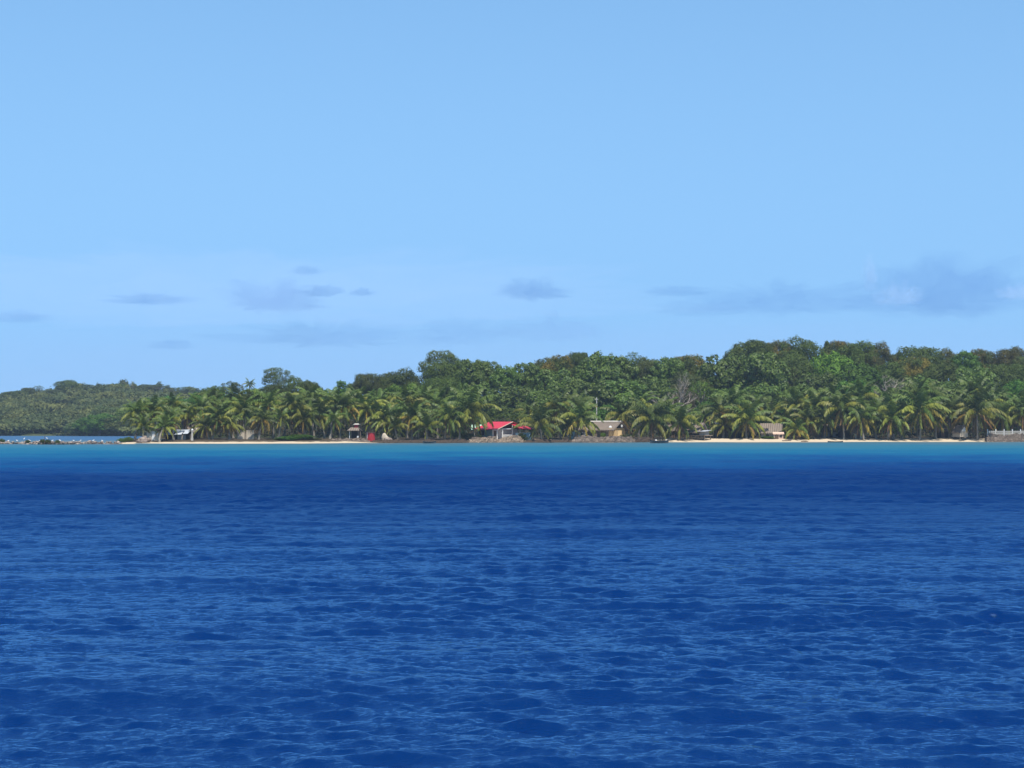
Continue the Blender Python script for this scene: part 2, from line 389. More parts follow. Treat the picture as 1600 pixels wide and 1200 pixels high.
def crown_and_trunk(seed, kind):
    """a tree about 10 m tall: leafy crown mesh and woody mesh"""
    r = np.random.default_rng(seed)
    p = dict(bread=dict(n=62, rx=3.8, zc=5.4, rz=3.9, lr=(.7, 1.3), per=170, ls=.42, jit=.16, up=.30, asp=.65, core=420),
             mango=dict(n=32, rx=3.6, zc=5.5, rz=3.7, lr=(1.05, 1.75), per=760, ls=.28, jit=.10, up=.45, asp=.55, core=420),
             airy=dict(n=24, rx=3.5, zc=6.6, rz=2.4, lr=(.95, 1.5), per=420, ls=.25, jit=.30, up=.6, asp=.55, core=0),
             sparse=dict(n=40, rx=3.2, zc=5.4, rz=3.9, lr=(.5, 1.0), per=70, ls=.32, jit=.35, up=.3, asp=.45, core=60),
             bush=dict(n=36, rx=3.9, zc=4.4, rz=4.3, lr=(1.0, 1.7), per=260, ls=.40, jit=.14, up=.45, asp=.6, core=420),
             column=dict(n=44, rx=1.3, zc=5.2, rz=4.5, lr=(.45, .8), per=120, ls=.32, jit=.15, up=.3, asp=.5, core=120))[kind]
    lobes = []
    dome = 1 + .0 * r.random(3)
    off = r.normal(0, .35, (4, 2))
    for k in range(p['n']):
        # golden-angle points over the upper five sixths of an egg, pushed in and out so the outline is lumpy
        zz = 1 - 1.68 * (k + .5) / p['n']; a = k * 2.39996 + r.normal(0, .25)
        s = math.sqrt(max(0, 1 - zz * zz))
        f = 1 + r.normal(0, p['jit']) + .10 * math.sin(2 * a + off[0, 0] * 9) + .08 * math.sin(3 * a + zz * 4)
        if kind == 'column': s *= (1.1 - .75 * (zz + 1) / 2) * 1.3
        f = min(1.22, max(.72, f))
        c = np.array([s * math.cos(a) * p['rx'] * f, s * math.sin(a) * p['rx'] * f, p['zc'] + zz * p['rz'] * min(f, 1.08)])
        if kind == 'airy' and any(np.linalg.norm((c - o[0]) * (1, 1, 1.7)) < 1.3 for o in lobes): continue
        rad = r.uniform(*p['lr'])
        c = c - (c - [0, 0, p['zc']]) * .13
        lobes.append((c, rad))
    PP, NN, SS = [], [], []
    for c, rad in lobes:
        n = int(p['per'] * (rad / p['lr'][1]) ** 2 * r.uniform(.8, 1.2))
        d = r.normal(size=(n, 3)); d /= np.linalg.norm(d, axis=1)[:, None]
        out = c - [0, 0, p['zc'] - 1.0]; out = out / (np.linalg.norm(out) + 1e-6)
        bad = (d @ out < -.25) & (r.random(n) < .75); d[bad] *= -1
        q = r.uniform(.72, 1.06, n)[:, None]
        lump = 1 + .20 * np.sin(d[:, :1] * 5 + c[0]) * np.sin(d[:, 1:2] * 5 + c[1])
        sq = .55 if kind == 'airy' else .85
        PP.append(c + d * q * rad * lump * np.array([1, 1, sq]))
        N = d * .95 + np.array([0, 0, p['up']]) + r.normal(size=(n, 3)) * p.get('nj', .26)
        NN.append(N / np.linalg.norm(N, axis=1)[:, None]); SS.append(np.full(n, p['ls']))
    if p['core']:                                # leaves deeper in the crown, seen only through the gaps
        n = p['core']
        d = r.normal(size=(n, 3)); d /= np.linalg.norm(d, axis=1)[:, None]
        PP.append(np.array([0, 0, p['zc']]) + d * r.uniform(.2, .80, (n, 1)) * [p['rx'], p['rx'], p['rz']]); NN.append(d); SS.append(np.full(n, .9))
    P, N = np.concatenate(PP), np.concatenate(NN); p['ls'] = np.concatenate(SS)[:, None]; p['z1'] = 9.4
    V, F = leaves(r, P, N, p['ls'], p['asp'])
    crown = mesh_np('crown', V, F, [L_BREAD])
    w = Pile()
    lean = r.normal(0, .25, 2)
    top = np.array([lean[0], lean[1], p['z1'] * .62])
    zz = np.linspace(-.8, 1, 7)
    w.add(*tube([[lean[0] * max(t, 0), lean[1] * max(t, 0), top[2] * t] for t in zz], .30 - .17 * np.clip(zz, 0, 1), 7))
    for c, rad in lobes[::(1 if kind == 'airy' else 2)]:
        t0 = r.uniform(.35, .95); a = np.array([lean[0] * t0, lean[1] * t0, top[2] * t0])
        if a[2] > c[2] - .3: a[2] = max(.5, c[2] * .6)
        mid = (a + c) / 2 + np.array([0, 0, .25]) + r.normal(0, .2, 3)
        w.add(*tube([a, mid, c], [.13, .08, .03], 5))
    return crown, w.mesh('trunk', [B_GREY], True)

def bare_tree(seed, spread=1.0):
    r = np.random.default_rng(seed); w = Pile(); tw = Pile()
    def grow(p, d, ln, rad, lv):
        q = [p]; dd = d.copy()
        for k in range(3):
            dd = dd + r.normal(0, .13, 3) + np.array([0, 0, .05]); dd /= np.linalg.norm(dd)
            q.append(q[-1] + dd * ln / 3)
        (w if lv < 2 else tw).add(*tube(q, np.linspace(rad, rad * .55, 4), 5 if lv < 2 else 3))
        if lv >= 5: return
        for k in range(3 if lv < 4 else 4):
            nd = dd + r.normal(0, .42 * spread, 3); nd[2] = abs(nd[2]) * .8 + .15; nd /= np.linalg.norm(nd)
            grow(q[r.integers(2, 4)], nd, ln * r.uniform(.60, .82), rad * .58, lv + 1)
    grow(np.array([0, 0, -.3]), np.array([0, 0, 1.]), 3.4, .22, 0)
    return tw.mesh('crown', [B_PALE]), w.mesh('trunk', [B_PALE], True)

def frond(r, pile, az, el, length, bend, droop, mat, wid=.17, npair=22, kmax=.95):
    """a feather leaf: arching midrib and two rows of hanging leaflets"""
    m = 9
    t = np.linspace(0, 1, m)
    ang = el - bend * t ** 1.25
    dz, dr = np.sin(ang), np.cos(ang)
    st = length / (m - 1)
    rad_ = np.concatenate([[0], np.cumsum((dr[1:] + dr[:-1]) / 2 * st)]); z_ = np.concatenate([[0], np.cumsum((dz[1:] + dz[:-1]) / 2 * st)])
    tw = az + r.normal(0, .10) * t * 1.2
    pts = np.stack([rad_ * np.cos(tw), rad_ * np.sin(tw), z_], 1)
    pile.add(*tube(pts, .045 * (1 - .8 * t), 3), mat)
    tt = np.repeat(np.linspace(.16, .99, npair), 2); sd = np.tile([1., -1.], npair)
    tt = tt + r.normal(0, .008, len(tt))
    base = np.stack([np.interp(tt, t, pts[:, k]) for k in range(3)], 1)
    tg = np.stack([np.interp(tt, t, np.gradient(pts[:, k])) for k in range(3)], 1); tg /= np.linalg.norm(tg, axis=1)[:, None]
    side = np.cross(tg, [0, 0, 1.]); side /= np.linalg.norm(side, axis=1)[:, None] + 1e-6
    L = kmax * (.35 + .65 * np.sin(np.pi * np.clip(tt * .92 + .06, 0, 1)) ** .7) * r.uniform(.8, 1.12, len(tt)) * length / 4.4
    dr_ = droop + r.normal(0, .16, len(tt))
    d1 = side * sd[:, None] * np.cos(dr_)[:, None] + np.array([0, 0, -1.]) * np.sin(dr_)[:, None] + tg * .55
    d1 /= np.linalg.norm(d1, axis=1)[:, None]
    d2 = d1 + np.array([0, 0, -.55]); d2 /= np.linalg.norm(d2, axis=1)[:, None]
    w = tg * wid * .5
    mid = base + d1 * (L * .5)[:, None]; tip = mid + d2 * (L * .5)[:, None]
    V = np.stack([base - w * .8, base + w * .8, mid + w, mid - w, tip + w * .25, tip - w * .25], 1).reshape(-1, 3)
    q = np.arange(len(tt))[:, None] * 6
    F = np.concatenate([q + [0, 1, 2, 3], q + [3, 2, 4, 5]])
    pile.add(V, F, mat)

def palm_crown(seed, nf=30, length=4.5, gold=.15, dead=6, upright=.25, tilt=0.0):
    r = np.random.default_rng(seed)
    P, Dd = Pile(), Pile()
    for k in range(nf):
        u = (k + .5) / nf                                   # 0 = newest spear, 1 = oldest
        az = k * 2.39996 + r.normal(0, .12)
        el = R(84 - 128 * u ** (.95 + upright)) + r.normal(0, .10)
        ln = length * (0.72 + .35 * math.sin(math.pi * min(1, .25 + u * .75))) * r.uniform(.9, 1.1)
        bend = R(30 + 72 * max(0, 1 - abs(u - .42) * 1.3)) * r.uniform(.8, 1.25)
        if u < .28: m = 0
        elif u < 1 - gold: m = 1 if r.random() < .62 else 0
        else: m = 2 if r.random() < .7 else 1
        frond(r, P, az, el, ln, bend, .5 + .75 * u + r.normal(0, .08), m, wid=.20)
    for k in range(dead):
        az = r.uniform(0, 2 * np.pi)
        frond(r, Dd, az, R(-38 - 30 * r.random()), length * r.uniform(.6, .85), R(28), 1.1, 0, npair=14, kmax=.6)
    n0 = Pile()
    bm = bmesh.new()
    for k in range(8):
        a = k * .8 + r.normal(0, .2)
        bmesh.ops.create_icosphere(bm, subdivisions=1, radius=.15, matrix=Matrix.Translation((.28 * math.cos(a), .28 * math.sin(a), -.28 - .15 * (k % 2))))
    nut = bpy.data.meshes.new('coconut_cluster'); bm.to_mesh(nut); bm.free(); nut.materials.append(P_NUT)
    for q in nut.polygons: q.use_smooth = True
    return (P.mesh('crown', [P_GREEN, P_YELLOW, P_GOLD]), Dd.mesh('dead_frond', [P_BROWN]) if dead else None, nut)

PALMS = {}
for nm, kw in dict(full=dict(seed=1), full_b=dict(seed=2, nf=29, gold=.1), full_c=dict(seed=3, nf=26, gold=.2, dead=6),
                   gold=dict(seed=4, nf=27, gold=.38, dead=5), gold_b=dict(seed=5, nf=25, gold=.45, dead=8, upright=.1),
                   young=dict(seed=6, nf=21, length=4.7, gold=.0, dead=0, upright=.9), skirt=dict(seed=7, nf=27, gold=.2, dead=15),
                   green=dict(seed=8, nf=27, gold=.03, dead=2), thin=dict(seed=9, nf=19, length=4.2, gold=.12, dead=3)).items():
    PALMS[nm] = [palm_crown(**kw), palm_crown(**{**kw, 'seed': kw['seed'] + 40, 'nf': kw.get('nf', 30) - 3}), palm_crown(**{**kw, 'seed': kw['seed'] + 80, 'length': 4.75})]

def palm(px, py, Y, rpx, kind, label, lean=0.0, rz=None, group='coconut palms along the shore'):
    """crown heart at photo column px, row py at distance Y; rpx = reach of the fronds in photo pixels; lean = foot offset in metres"""
    r = np.random.default_rng(int(px * 13 + py * 7))
    x, z = px_to_x(px, Y), py_to_z(py + 4, Y)
    fx, fy = x + lean, Y + r.normal(0, .4)
    g = gz(fx, fy)
    z = max(z, g + 1.6)
    root = empty('coconut_palm', (fx, fy, g), 0, label, 'palm tree', group)
    t = np.linspace(-.12, 1, 9)
    tc_ = np.clip(t, 0, 1)
    off = (x - fx) * tc_ ** 1.5; offy = (Y - fy) * tc_
    pts = np.stack([off + .12 * np.sin(tc_ * 3 + px), offy, (z - g) * t], 1)
    w = Pile(); w.add(*tube(pts, .17 - .055 * tc_ + .10 * np.exp(-tc_ * 14), 8))
    link('trunk', w.mesh('trunk', [B_PALM], True), root)
    cm, dm, nm = PALMS[kind][r.integers(3)]
    s = rpx / FPX * Y / 4.2
    top = pts[-1]
    a = r.uniform(0, 6.28) if rz is None else rz
    tl = (r.normal(0, .10), r.normal(0, .13) - lean * .04, a)
    for nm_, m_ in (('crown', cm), ('dead_frond', dm), ('coconut_cluster', nm)):
        if m_ is None: continue
        c = link(nm_, m_, root); c.location = top; c.scale = (s, s, s * .97); c.rotation_euler = tl
    return root

TREES = {}
for k in range(4): TREES['bread%d' % k] = crown_and_trunk(20 + k, 'bread')
for k in range(4): TREES['mango%d' % k] = crown_and_trunk(30 + k, 'mango')
for k in range(3): TREES['airy%d' % k] = crown_and_trunk(40 + k, 'airy')
for k in range(3): TREES['sparse%d' % k] = crown_and_trunk(50 + k, 'sparse')
for k in range(3): TREES['bush%d' % k] = crown_and_trunk(60 + k, 'bush')
for k in range(2): TREES['column%d' % k] = crown_and_trunk(70 + k, 'column')
TREES['bare0'] = bare_tree(80); TREES['bare1'] = bare_tree(83, 1.5)
MAT = dict(b=L_BREAD, m=L_MANGO, r=L_RUST, R=L_RUST2, o=L_OLIVE, l=L_LIME, d=L_DRY, f=L_FAR, g=L_BUSH, x=B_PALE)

ZTOP = {}
def tree(px, py, wpx, Y, kind, mat, label, name='broadleaf_tree', cat='tree', group=None, low=None, gfun=gz):
    """crown top at photo (px, py), crown wpx wide, foot on the ground at distance Y; low = photo row of the foot where it floats on a slope"""
    r = np.random.default_rng(int(px * 17 + py * 5))
    x = px_to_x(px, Y)
    g = gfun(x, Y)
    h = py_to_z(py, Y) - g
    cm, tm = TREES[kind]
    zm = ZTOP.setdefault(kind, max(q.co.z for q in cm.vertices) * .985)
    native = 3.2 if kind.startswith('column') else 7.4 if not kind.startswith('bare') else 4.5
    sx = wpx * 1.12 / FPX * Y / native
    sz = max(.02, h / zm)
    cz = sz if kind[:4] in ('bush', 'colu', 'bare') else min(sz, 1.06 * sx)
    lift = h - cz * zm                           # the crown keeps its own proportions; the trunk reaches down to the ground
    root = empty(name, (x, Y, g - .05), 0, label, cat, group)
    a = r.uniform(0, 6.28)
    c = link('trunk', tm, root); c.rotation_euler = (0, 0, a)
    tz = (lift + cz * zm) / zm
    c.scale = (sx, sx, tz)
    c = link('crown', cm, root); c.scale = (sx, sx, cz); c.location = (0, 0, lift); c.rotation_euler = (0, 0, a)
    if MAT[mat]:
        c.material_slots[0].link = 'OBJECT'; c.material_slots[0].material = MAT[mat]
    return root
# ------------------------------------------------------------------ the far wood across the lagoon (one mass) and the trees that stand out of it
def far_wood():
    r = np.random.default_rng(11)
    PP, NN = [], []
    n = 0
    while n < 1250:
        u = r.uniform(-60, 470); Y = 566 + 420 * r.random() ** 1.3
        x = px_to_x(u, Y); g = float(far_z(x, Y))
        if g < .25: continue
        n += 1
        h = r.uniform(2.4, 5.2) if Y < 760 else r.choice([1.0, 1.6, 2.2, 3.6]) * r.uniform(.8, 1.3); w = r.choice([1.6, 2.4, 3.4, 5.0, 6.5]) * r.uniform(.85, 1.15) if Y < 760 else r.choice([1.0, 1.6, 2.4, 4.0]) * r.uniform(.8, 1.2)
        k = int(34 * w * w) + 40
        d = r.normal(size=(k, 3)); d /= np.linalg.norm(d, axis=1)[:, None]; d[:, 2] = np.where(r.random(k) < .75, np.abs(d[:, 2]), d[:, 2])
        lump = 1 + .3 * np.sin(d[:, :1] * 4 + n) * np.sin(d[:, 1:2] * 4 + n * 2)
        PP.append(np.array([x, Y, g + h * .45]) + d * lump * r.uniform(.6, 1.05, (k, 1)) * [w, w, h * .6])
        N = d * .8 + [0, 0, .45] + r.normal(size=(k, 3)) * .25; NN.append(N / np.linalg.norm(N, axis=1)[:, None])
    V, F = leaves(r, np.concatenate(PP), np.concatenate(NN), .85, .7)
    o = tag(link('far_wood', mesh_np('far_wood', V, F, [L_FAR])), kind='stuff')
far_wood()

G = 'trees standing out on the far hill'
def far_tree(px, py, w, Y, kind, mat, label): tree(px, py, w * 1.25, Y, kind, mat, label, 'hill_tree', 'tree', G, gfun=lambda x, y: float(far_z(x, y)))
far_tree(105, 593, 25, 845, 'mango0', 'm', 'dark bushy tree standing highest on the ridge of the far hill, alone against the sky')
far_tree(44, 605, 15, 845, 'mango1', 'm', 'small round dark tree on the far ridge, between the ridge start and a spindly tree')
far_tree(60, 602, 13, 850, 'sparse0', 'f', 'spindly see-through tree on the far ridge, beside a small round dark tree')
far_tree(80, 607, 22, 840, 'mango2', 'f', 'wide low tree on the far ridge, left of the tallest dark ridge tree')
far_tree(23, 610, 24, 835, 'mango3', 'm', 'broad dark tree at the left edge of the far hill')
far_tree(137, 600, 18, 850, 'bush0', 'm', 'low dark crown on the far ridge, just right of the tallest ridge tree')
far_tree(184, 599, 22, 850, 'mango0', 'm', 'dull green tree on the level top of the far ridge, broadest there')
far_tree(207, 598, 15, 850, 'sparse1', 'f', 'small pointed tree on the level top of the far ridge')
far_tree(228, 600, 16, 845, 'bread1', 'f', 'small lumpy tree on the far ridge, left of the flat-topped one')
far_tree(248, 600, 24, 840, 'airy0', 'f', 'flat-topped tree with sky under its crown on the far ridge')
far_tree(264, 604, 14, 840, 'sparse2', 'f', 'thin ragged tree on the far ridge, right of the flat-topped one')
far_tree(289, 604, 17, 830, 'airy1', 'f', 'lone umbrella-shaped tree where the far ridge falls to the main wood')
far_tree(147, 622, 18, 780, 'column0', 'm', 'dark narrow tree halfway up the far hill, under the low dark ridge crown')
far_tree(84, 628, 16, 760, 'column1', 'f', 'greyish narrow tree in the middle of the far hillside')
far_tree(28, 624, 24, 780, 'mango2', 'm', 'dark shadowy clump of one crown on the far left hillside')
M_ = 'mangroves along the lagoon'
def lagoon_tree(px, py, w, Y, kind, mat, label): tree(px, py, w, Y, kind, mat, label, 'mangrove_tree', 'tree', M_, gfun=lambda x, y: max(.15, float(far_z(x, y))))
lagoon_tree(128, 655, 44, 590, 'bush0', 'f', 'olive mangrove at the tip of the lagoon headland')
lagoon_tree(156, 645, 50, 584, 'bush1', 'g', 'brighter green mangrove over the lagoon water, biggest of the headland')
lagoon_tree(186, 650, 40, 582, 'bush2', 'o', 'brown-green mangrove on the lagoon, just left of the first palms')
lagoon_tree(206, 630, 42, 600, 'bush0', 'l', 'lime green tree rising behind the leftmost palms')
lagoon_tree(172, 634, 46, 620, 'bush1', 'f', 'pale green tree behind the headland mangroves')
lagoon_tree(238, 620, 50, 610, 'bush2', 'g', 'mid green tree over the low palms by the grey shed')
lagoon_tree(272, 618, 48, 605, 'bush1', 'g', 'fresh green broad tree below the flat-topped ridge tree')
lagoon_tree(312, 620, 44, 600, 'bush0', 'f', 'soft green tree below the lone umbrella-shaped ridge tree')
for k, (u, w_, t_) in enumerate(((18, 60, 662), (58, 56, 660), (96, 54, 658))):
    lagoon_tree(u, t_, w_, 616, 'bush%d' % k, 'f', ['low olive mangrove on the lagoon shore at the left edge', 'low grey-green mangrove on the lagoon shore behind the pale egrets',
                'low dark mangrove on the lagoon shore next to the headland tip'][k])

# ------------------------------------------------------------------ the wood on the island
W = 'trees of the island wood'
TABLE = [
 # px, top, width, Y, kind, mat, label
 (330, 602, 42, 392, 'mango0', 'm', 'dark round tree at the left end of the main wood'),
 (312, 612, 36, 388, 'mango3', 'g', 'lower mid green tree at the left tip of the main wood'),
 (362, 595, 28, 402, 'airy0', 'o', 'pale thin-crowned tree left of the lone far palm'),
 (352, 612, 40, 384, 'bread0', 'g', 'leafy green tree under the pale thin-crowned tree'),
 (405, 606, 44, 384, 'bush1', 'm', 'rounded green tree under the lone far palm'),
 (432, 574, 38, 398, 'airy1', 'o', 'tall see-through umbrella tree, highest of the left wood'),
 (428, 598, 44, 390, 'mango1', 'm', 'dark tree directly under the tall see-through umbrella tree'),
 (465, 586, 50, 394, 'mango2', 'm', 'dark green tree with a sloping right shoulder beside the umbrella tree'),
 (486, 594, 34, 390, 'mango0', 'm', 'dark domed tree at the right end of the umbrella tree clump'),
 (512, 608, 30, 386, 'bread1', 'g', 'low green tree in the dip of the skyline between two dark clumps'),
 (533, 594, 26, 388, 'column0', 'g', 'small pointed green tree right of the skyline dip'),
 (551, 598, 26, 400, 'mango3', 'm', 'small dark dome between the pointed tree and the big mango clump'),
 (573, 582, 36, 398, 'mango1', 'o', 'olive-topped tree with gaps at the left of the big dark clump'),
 (606, 580, 44, 400, 'mango0', 'm', 'dark tree joining the olive-topped tree to the wide dome'),
 (632, 573, 60, 398, 'mango2', 'm', 'wide dark dome of leaves left of the layered tall tree'),
 (640, 597, 66, 384, 'bread2', 'l', 'bright leafy green tree below the wide dark dome'),
 (590, 610, 46, 380, 'bush0', 'm', 'shadowy green tree behind palms below the olive-topped tree'),
 (545, 612, 44, 380, 'bread0', 'g', 'leafy green tree behind palms below the small pointed tree'),
 (690, 547, 58, 402, 'airy2', 'o', 'tall layered tree with flat separate crowns on a bare limb'),
 (700, 562, 58, 398, 'mango3', 'm', 'big dark tree carrying the layered crowns beside it'),
 (690, 588, 56, 388, 'mango1', 'm', 'dark shaded tree low under the tall layered tree'),
 (732, 560, 48, 394, 'bread1', 'b', 'big-leaved tree just right of the tall layered tree'),
 (757, 561, 46, 396, 'bread3', 'b', 'big-leaved tree with a square right edge against the sky slot'),
 (742, 596, 64, 380, 'bread0', 'b', 'big-leaved tree right behind the largest left palm'),
 (790, 570, 36, 392, 'bread2', 'b', 'narrow big-leaved tree right of the slot of sky'),
 (822, 565, 40, 396, 'bread1', 'b', 'big-leaved tree left of the rust-topped dome'),
 (800, 600, 62, 378, 'bread3', 'b', 'big-leaved tree rising straight behind the red roof'),
 (790, 636, 52, 362, 'bush2', 'm', 'low dark bushy tree just above the red roof ridge'),
 (862, 554, 66, 404, 'mango0', 'r', 'rounded tree flushed rust brown at its left side'),
 (892, 549, 50, 408, 'mango2', 'R', 'rust brown domed tree, reddest crown of the middle skyline'),
 (906, 549, 24, 406, 'mango1', 'm', 'small green puff of crown topping the rust brown dome'),
 (868, 574, 70, 388, 'bread0', 'b', 'big-leaved tree in front of the rust brown domes'),
 (848, 608, 60, 372, 'bread1', 'b', 'big-leaved tree between red roof and tall middle palm'),
 (940, 547, 64, 398, 'bread2', 'b', 'tallest big-leaved tree of the middle wood, right of the rust domes'),
 (972, 555, 46, 402, 'bread3', 'b', 'big-leaved tree ending in loose sprigs against the sky'),
 (990, 549, 20, 412, 'sparse0', 'b', 'thin feathery sprig of a tree above the middle wood'),
 (918, 590, 72, 380, 'bread0', 'b', 'big-leaved tree behind the tall grey pole'),
 (966, 592, 74, 382, 'bread1', 'b', 'big-leaved tree right of the tall grey pole'),
 (905, 628, 56, 366, 'bread2', 'b', 'low big-leaved tree left of the tall grey pole'),
 (955, 632, 50, 364, 'bush1', 'g', 'low green tree behind the long thatched roof'),
 (1012, 556, 50, 408, 'mango3', 'o', 'smooth olive dome on the skyline right of the loose sprigs'),
 (1045, 556, 42, 404, 'bread3', 'b', 'big-leaved tree between two smooth olive domes'),
 (1077, 553, 52, 410, 'mango1', 'r', 'olive-brown dome left of the great big-leaved crown'),
 (1018, 584, 64, 388, 'bread2', 'b', 'big-leaved tree left of the bare grey tree'),
 (1072, 578, 56, 394, 'mango2', 'o', 'olive tree right above the bare grey tree'),
 (1066, 604, 50, 376, 'sparse1', 'd', 'dry brownish thin-leaved tree right of the bare grey tree'),
 (1036, 622, 40, 370, 'sparse2', 'o', 'scrubby olive tree at the foot of the bare grey tree'),
 (1096, 594, 44, 384, 'sparse0', 'l', 'yellow-green thin tree between dry tree and great crown'),
 (1132, 552, 68, 398, 'bread0', 'b', 'left half crown of the great big-leaved pair'),
 (1186, 549, 76, 396, 'bread1', 'b', 'great big-leaved crown, broadest and leafiest of the right wood'),
 (1166, 530, 62, 424, 'mango0', 'm', 'smooth dome on the skyline above the great big-leaved crown'),
 (1186, 531, 32, 428, 'mango1', 'm', 'small right-hand shoulder of the smooth dome above the great crown'),
 (1211, 530, 46, 432, 'mango3', 'r', 'rusty olive dome left of the highest tree'),
 (1250, 523, 54, 420, 'mango2', 'm', 'highest tree of the whole wood, dark with overhanging right side'),
 (1238, 552, 56, 408, 'mango0', 'm', 'very dark tree directly under the highest tree'),
 (1228, 572, 56, 398, 'sparse1', 'R', 'brownish patchy tree beneath the very dark one'),
 (1298, 547, 64, 406, 'bread2', 'l', 'lime green leafy tree, brightest crown of the right wood'),
 (1292, 532, 15, 430, 'column1', 'm', 'small dark spire of a tree beside the highest tree'),
 (1313, 531, 48, 430, 'mango1', 'r', 'rounded olive tree right of the small dark spire'),
 (1340, 531, 52, 426, 'mango3', 'm', 'dark green domed tree above the lime crown'),
 (1372, 532, 48, 426, 'mango2', 'R', 'domed tree with a rusty orange right side'),
 (1403, 551, 20, 440, 'mango0', 'm', 'tiny dark crown in the notch of the right skyline'),
 (1436, 539, 62, 424, 'mango1', 'm', 'broad green dome right of the skyline notch'),
 (1424, 556, 56, 412, 'mango3', 'r', 'brown-flecked tree below the broad green dome'),
 (1478, 542, 38, 428, 'mango2', 'R', 'small rust brown dome right of the broad green one'),
 (1510, 547, 40, 420, 'bread3', 'g', 'fresh green tree between two rusty domes'),
 (1536, 544, 42, 432, 'mango0', 'r', 'flat olive-rust crown near the right end of the skyline'),
 (1580, 540, 46, 428, 'mango3', 'R', 'dark red-brown dome, last clear crown of the skyline'),
 (1612, 553, 56, 422, 'mango1', 'o', 'olive tree cut by the right edge of the view'),
 (1340, 566, 66, 402, 'bread0', 'g', 'green leafy tree below the dark green domed tree'),
 (1385, 562, 56, 408, 'mango2', 'm', 'dark tree below the rusty orange sided dome'),
 (1470, 566, 66, 404, 'mango0', 'm', 'dark green tree below the small rust brown dome'),
 (1520, 570, 60, 402, 'bread1', 'b', 'big-leaved tree below the flat olive-rust crown'),
 (1572, 566, 64, 404, 'mango1', 'm', 'dark tree below the red-brown dome'),
 (1440, 584, 56, 390, 'bread2', 'b', 'big-leaved tree in the middle slope above the yellowest palm'),
 (1490, 592, 56, 384, 'bread3', 'b', 'big-leaved tree low on the slope left of the brown palm'),
 (1550, 596, 52, 384, 'sparse2', 'o', 'thin olive tree behind the great brown-edged palm'),
 (1592, 592, 56, 386, 'bread0', 'g', 'green leafy tree low at the right edge'),
 (1330, 592, 58, 386, 'bread1', 'g', 'green tree low on the slope left of the grey leafless bush'),
 (1410, 604, 50, 380, 'bush2', 'm', 'dark low tree right of the grey leafless bush'),
 (1282, 580, 62, 392, 'bread3', 'b', 'big-leaved tree under the lime green crown'),
 (1240, 598, 60, 380, 'bread0', 'b', 'big-leaved tree low below the brownish patchy tree'),
 (1190, 598, 60, 382, 'bread2', 'b', 'big-leaved tree low under the great crown'),
 (1140, 604, 58, 380, 'bread3', 'b', 'big-leaved tree low left under the great crown'),
 (1108, 626, 44, 366, 'bush0', 'g', 'low bush-like tree behind the stilted hut'),
 (1215, 632, 50, 362, 'bread1', 'g', 'bright low tree right behind the pale woven hut'),
 (1290, 618, 52, 368, 'bush1', 'm', 'dark low tree behind the palms right of the woven hut'),
 (1370, 624, 54, 366, 'bush0', 'g', 'low green tree among palms under the grey leafless bush'),
 (1480, 622, 56, 366, 'bush2', 'm', 'dark low tree behind the white-gabled hut'),
 (1570, 636, 44, 362, 'bush1', 'g', 'low green tree above the white picket fence'),
 (700, 622, 56, 370, 'bush0', 'g', 'low green tree behind the palm thicket left of the red roof'),
 (650, 626, 56, 368, 'bush1', 'm', 'dark low tree behind the palm thicket, left part'),
 (470, 616, 52, 374, 'bush2', 'm', 'dark low tree behind palms below the sloping shoulder tree'),
 (420, 620, 50, 372, 'bush1', 'm', 'dark low tree behind palms below the umbrella tree'),
 (300, 630, 46, 366, 'bush0', 'g', 'low green tree behind the rust-skirted palms'),
]
for row in TABLE: tree(*row, group=W)
tree(1046, 580, 40, 372, 'bare0', 'x', 'bare grey-brown tree without leaves in the middle of the wood', 'bare_tree', 'tree')
tree(1372, 583, 46, 384, 'bare1', 'x', 'grey leafless bush-like tree on the right slope above the palms', 'bare_tree', 'tree')

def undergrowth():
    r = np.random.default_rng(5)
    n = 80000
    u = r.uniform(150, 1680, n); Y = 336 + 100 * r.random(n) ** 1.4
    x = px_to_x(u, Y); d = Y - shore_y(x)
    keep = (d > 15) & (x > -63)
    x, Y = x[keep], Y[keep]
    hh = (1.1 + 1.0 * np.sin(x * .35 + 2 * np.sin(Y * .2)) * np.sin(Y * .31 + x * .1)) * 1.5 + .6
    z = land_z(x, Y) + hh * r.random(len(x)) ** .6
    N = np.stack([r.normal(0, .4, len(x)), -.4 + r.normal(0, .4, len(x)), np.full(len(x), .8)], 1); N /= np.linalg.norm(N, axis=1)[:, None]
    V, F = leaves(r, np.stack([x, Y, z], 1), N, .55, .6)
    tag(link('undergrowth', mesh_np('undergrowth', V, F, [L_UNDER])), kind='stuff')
undergrowth()

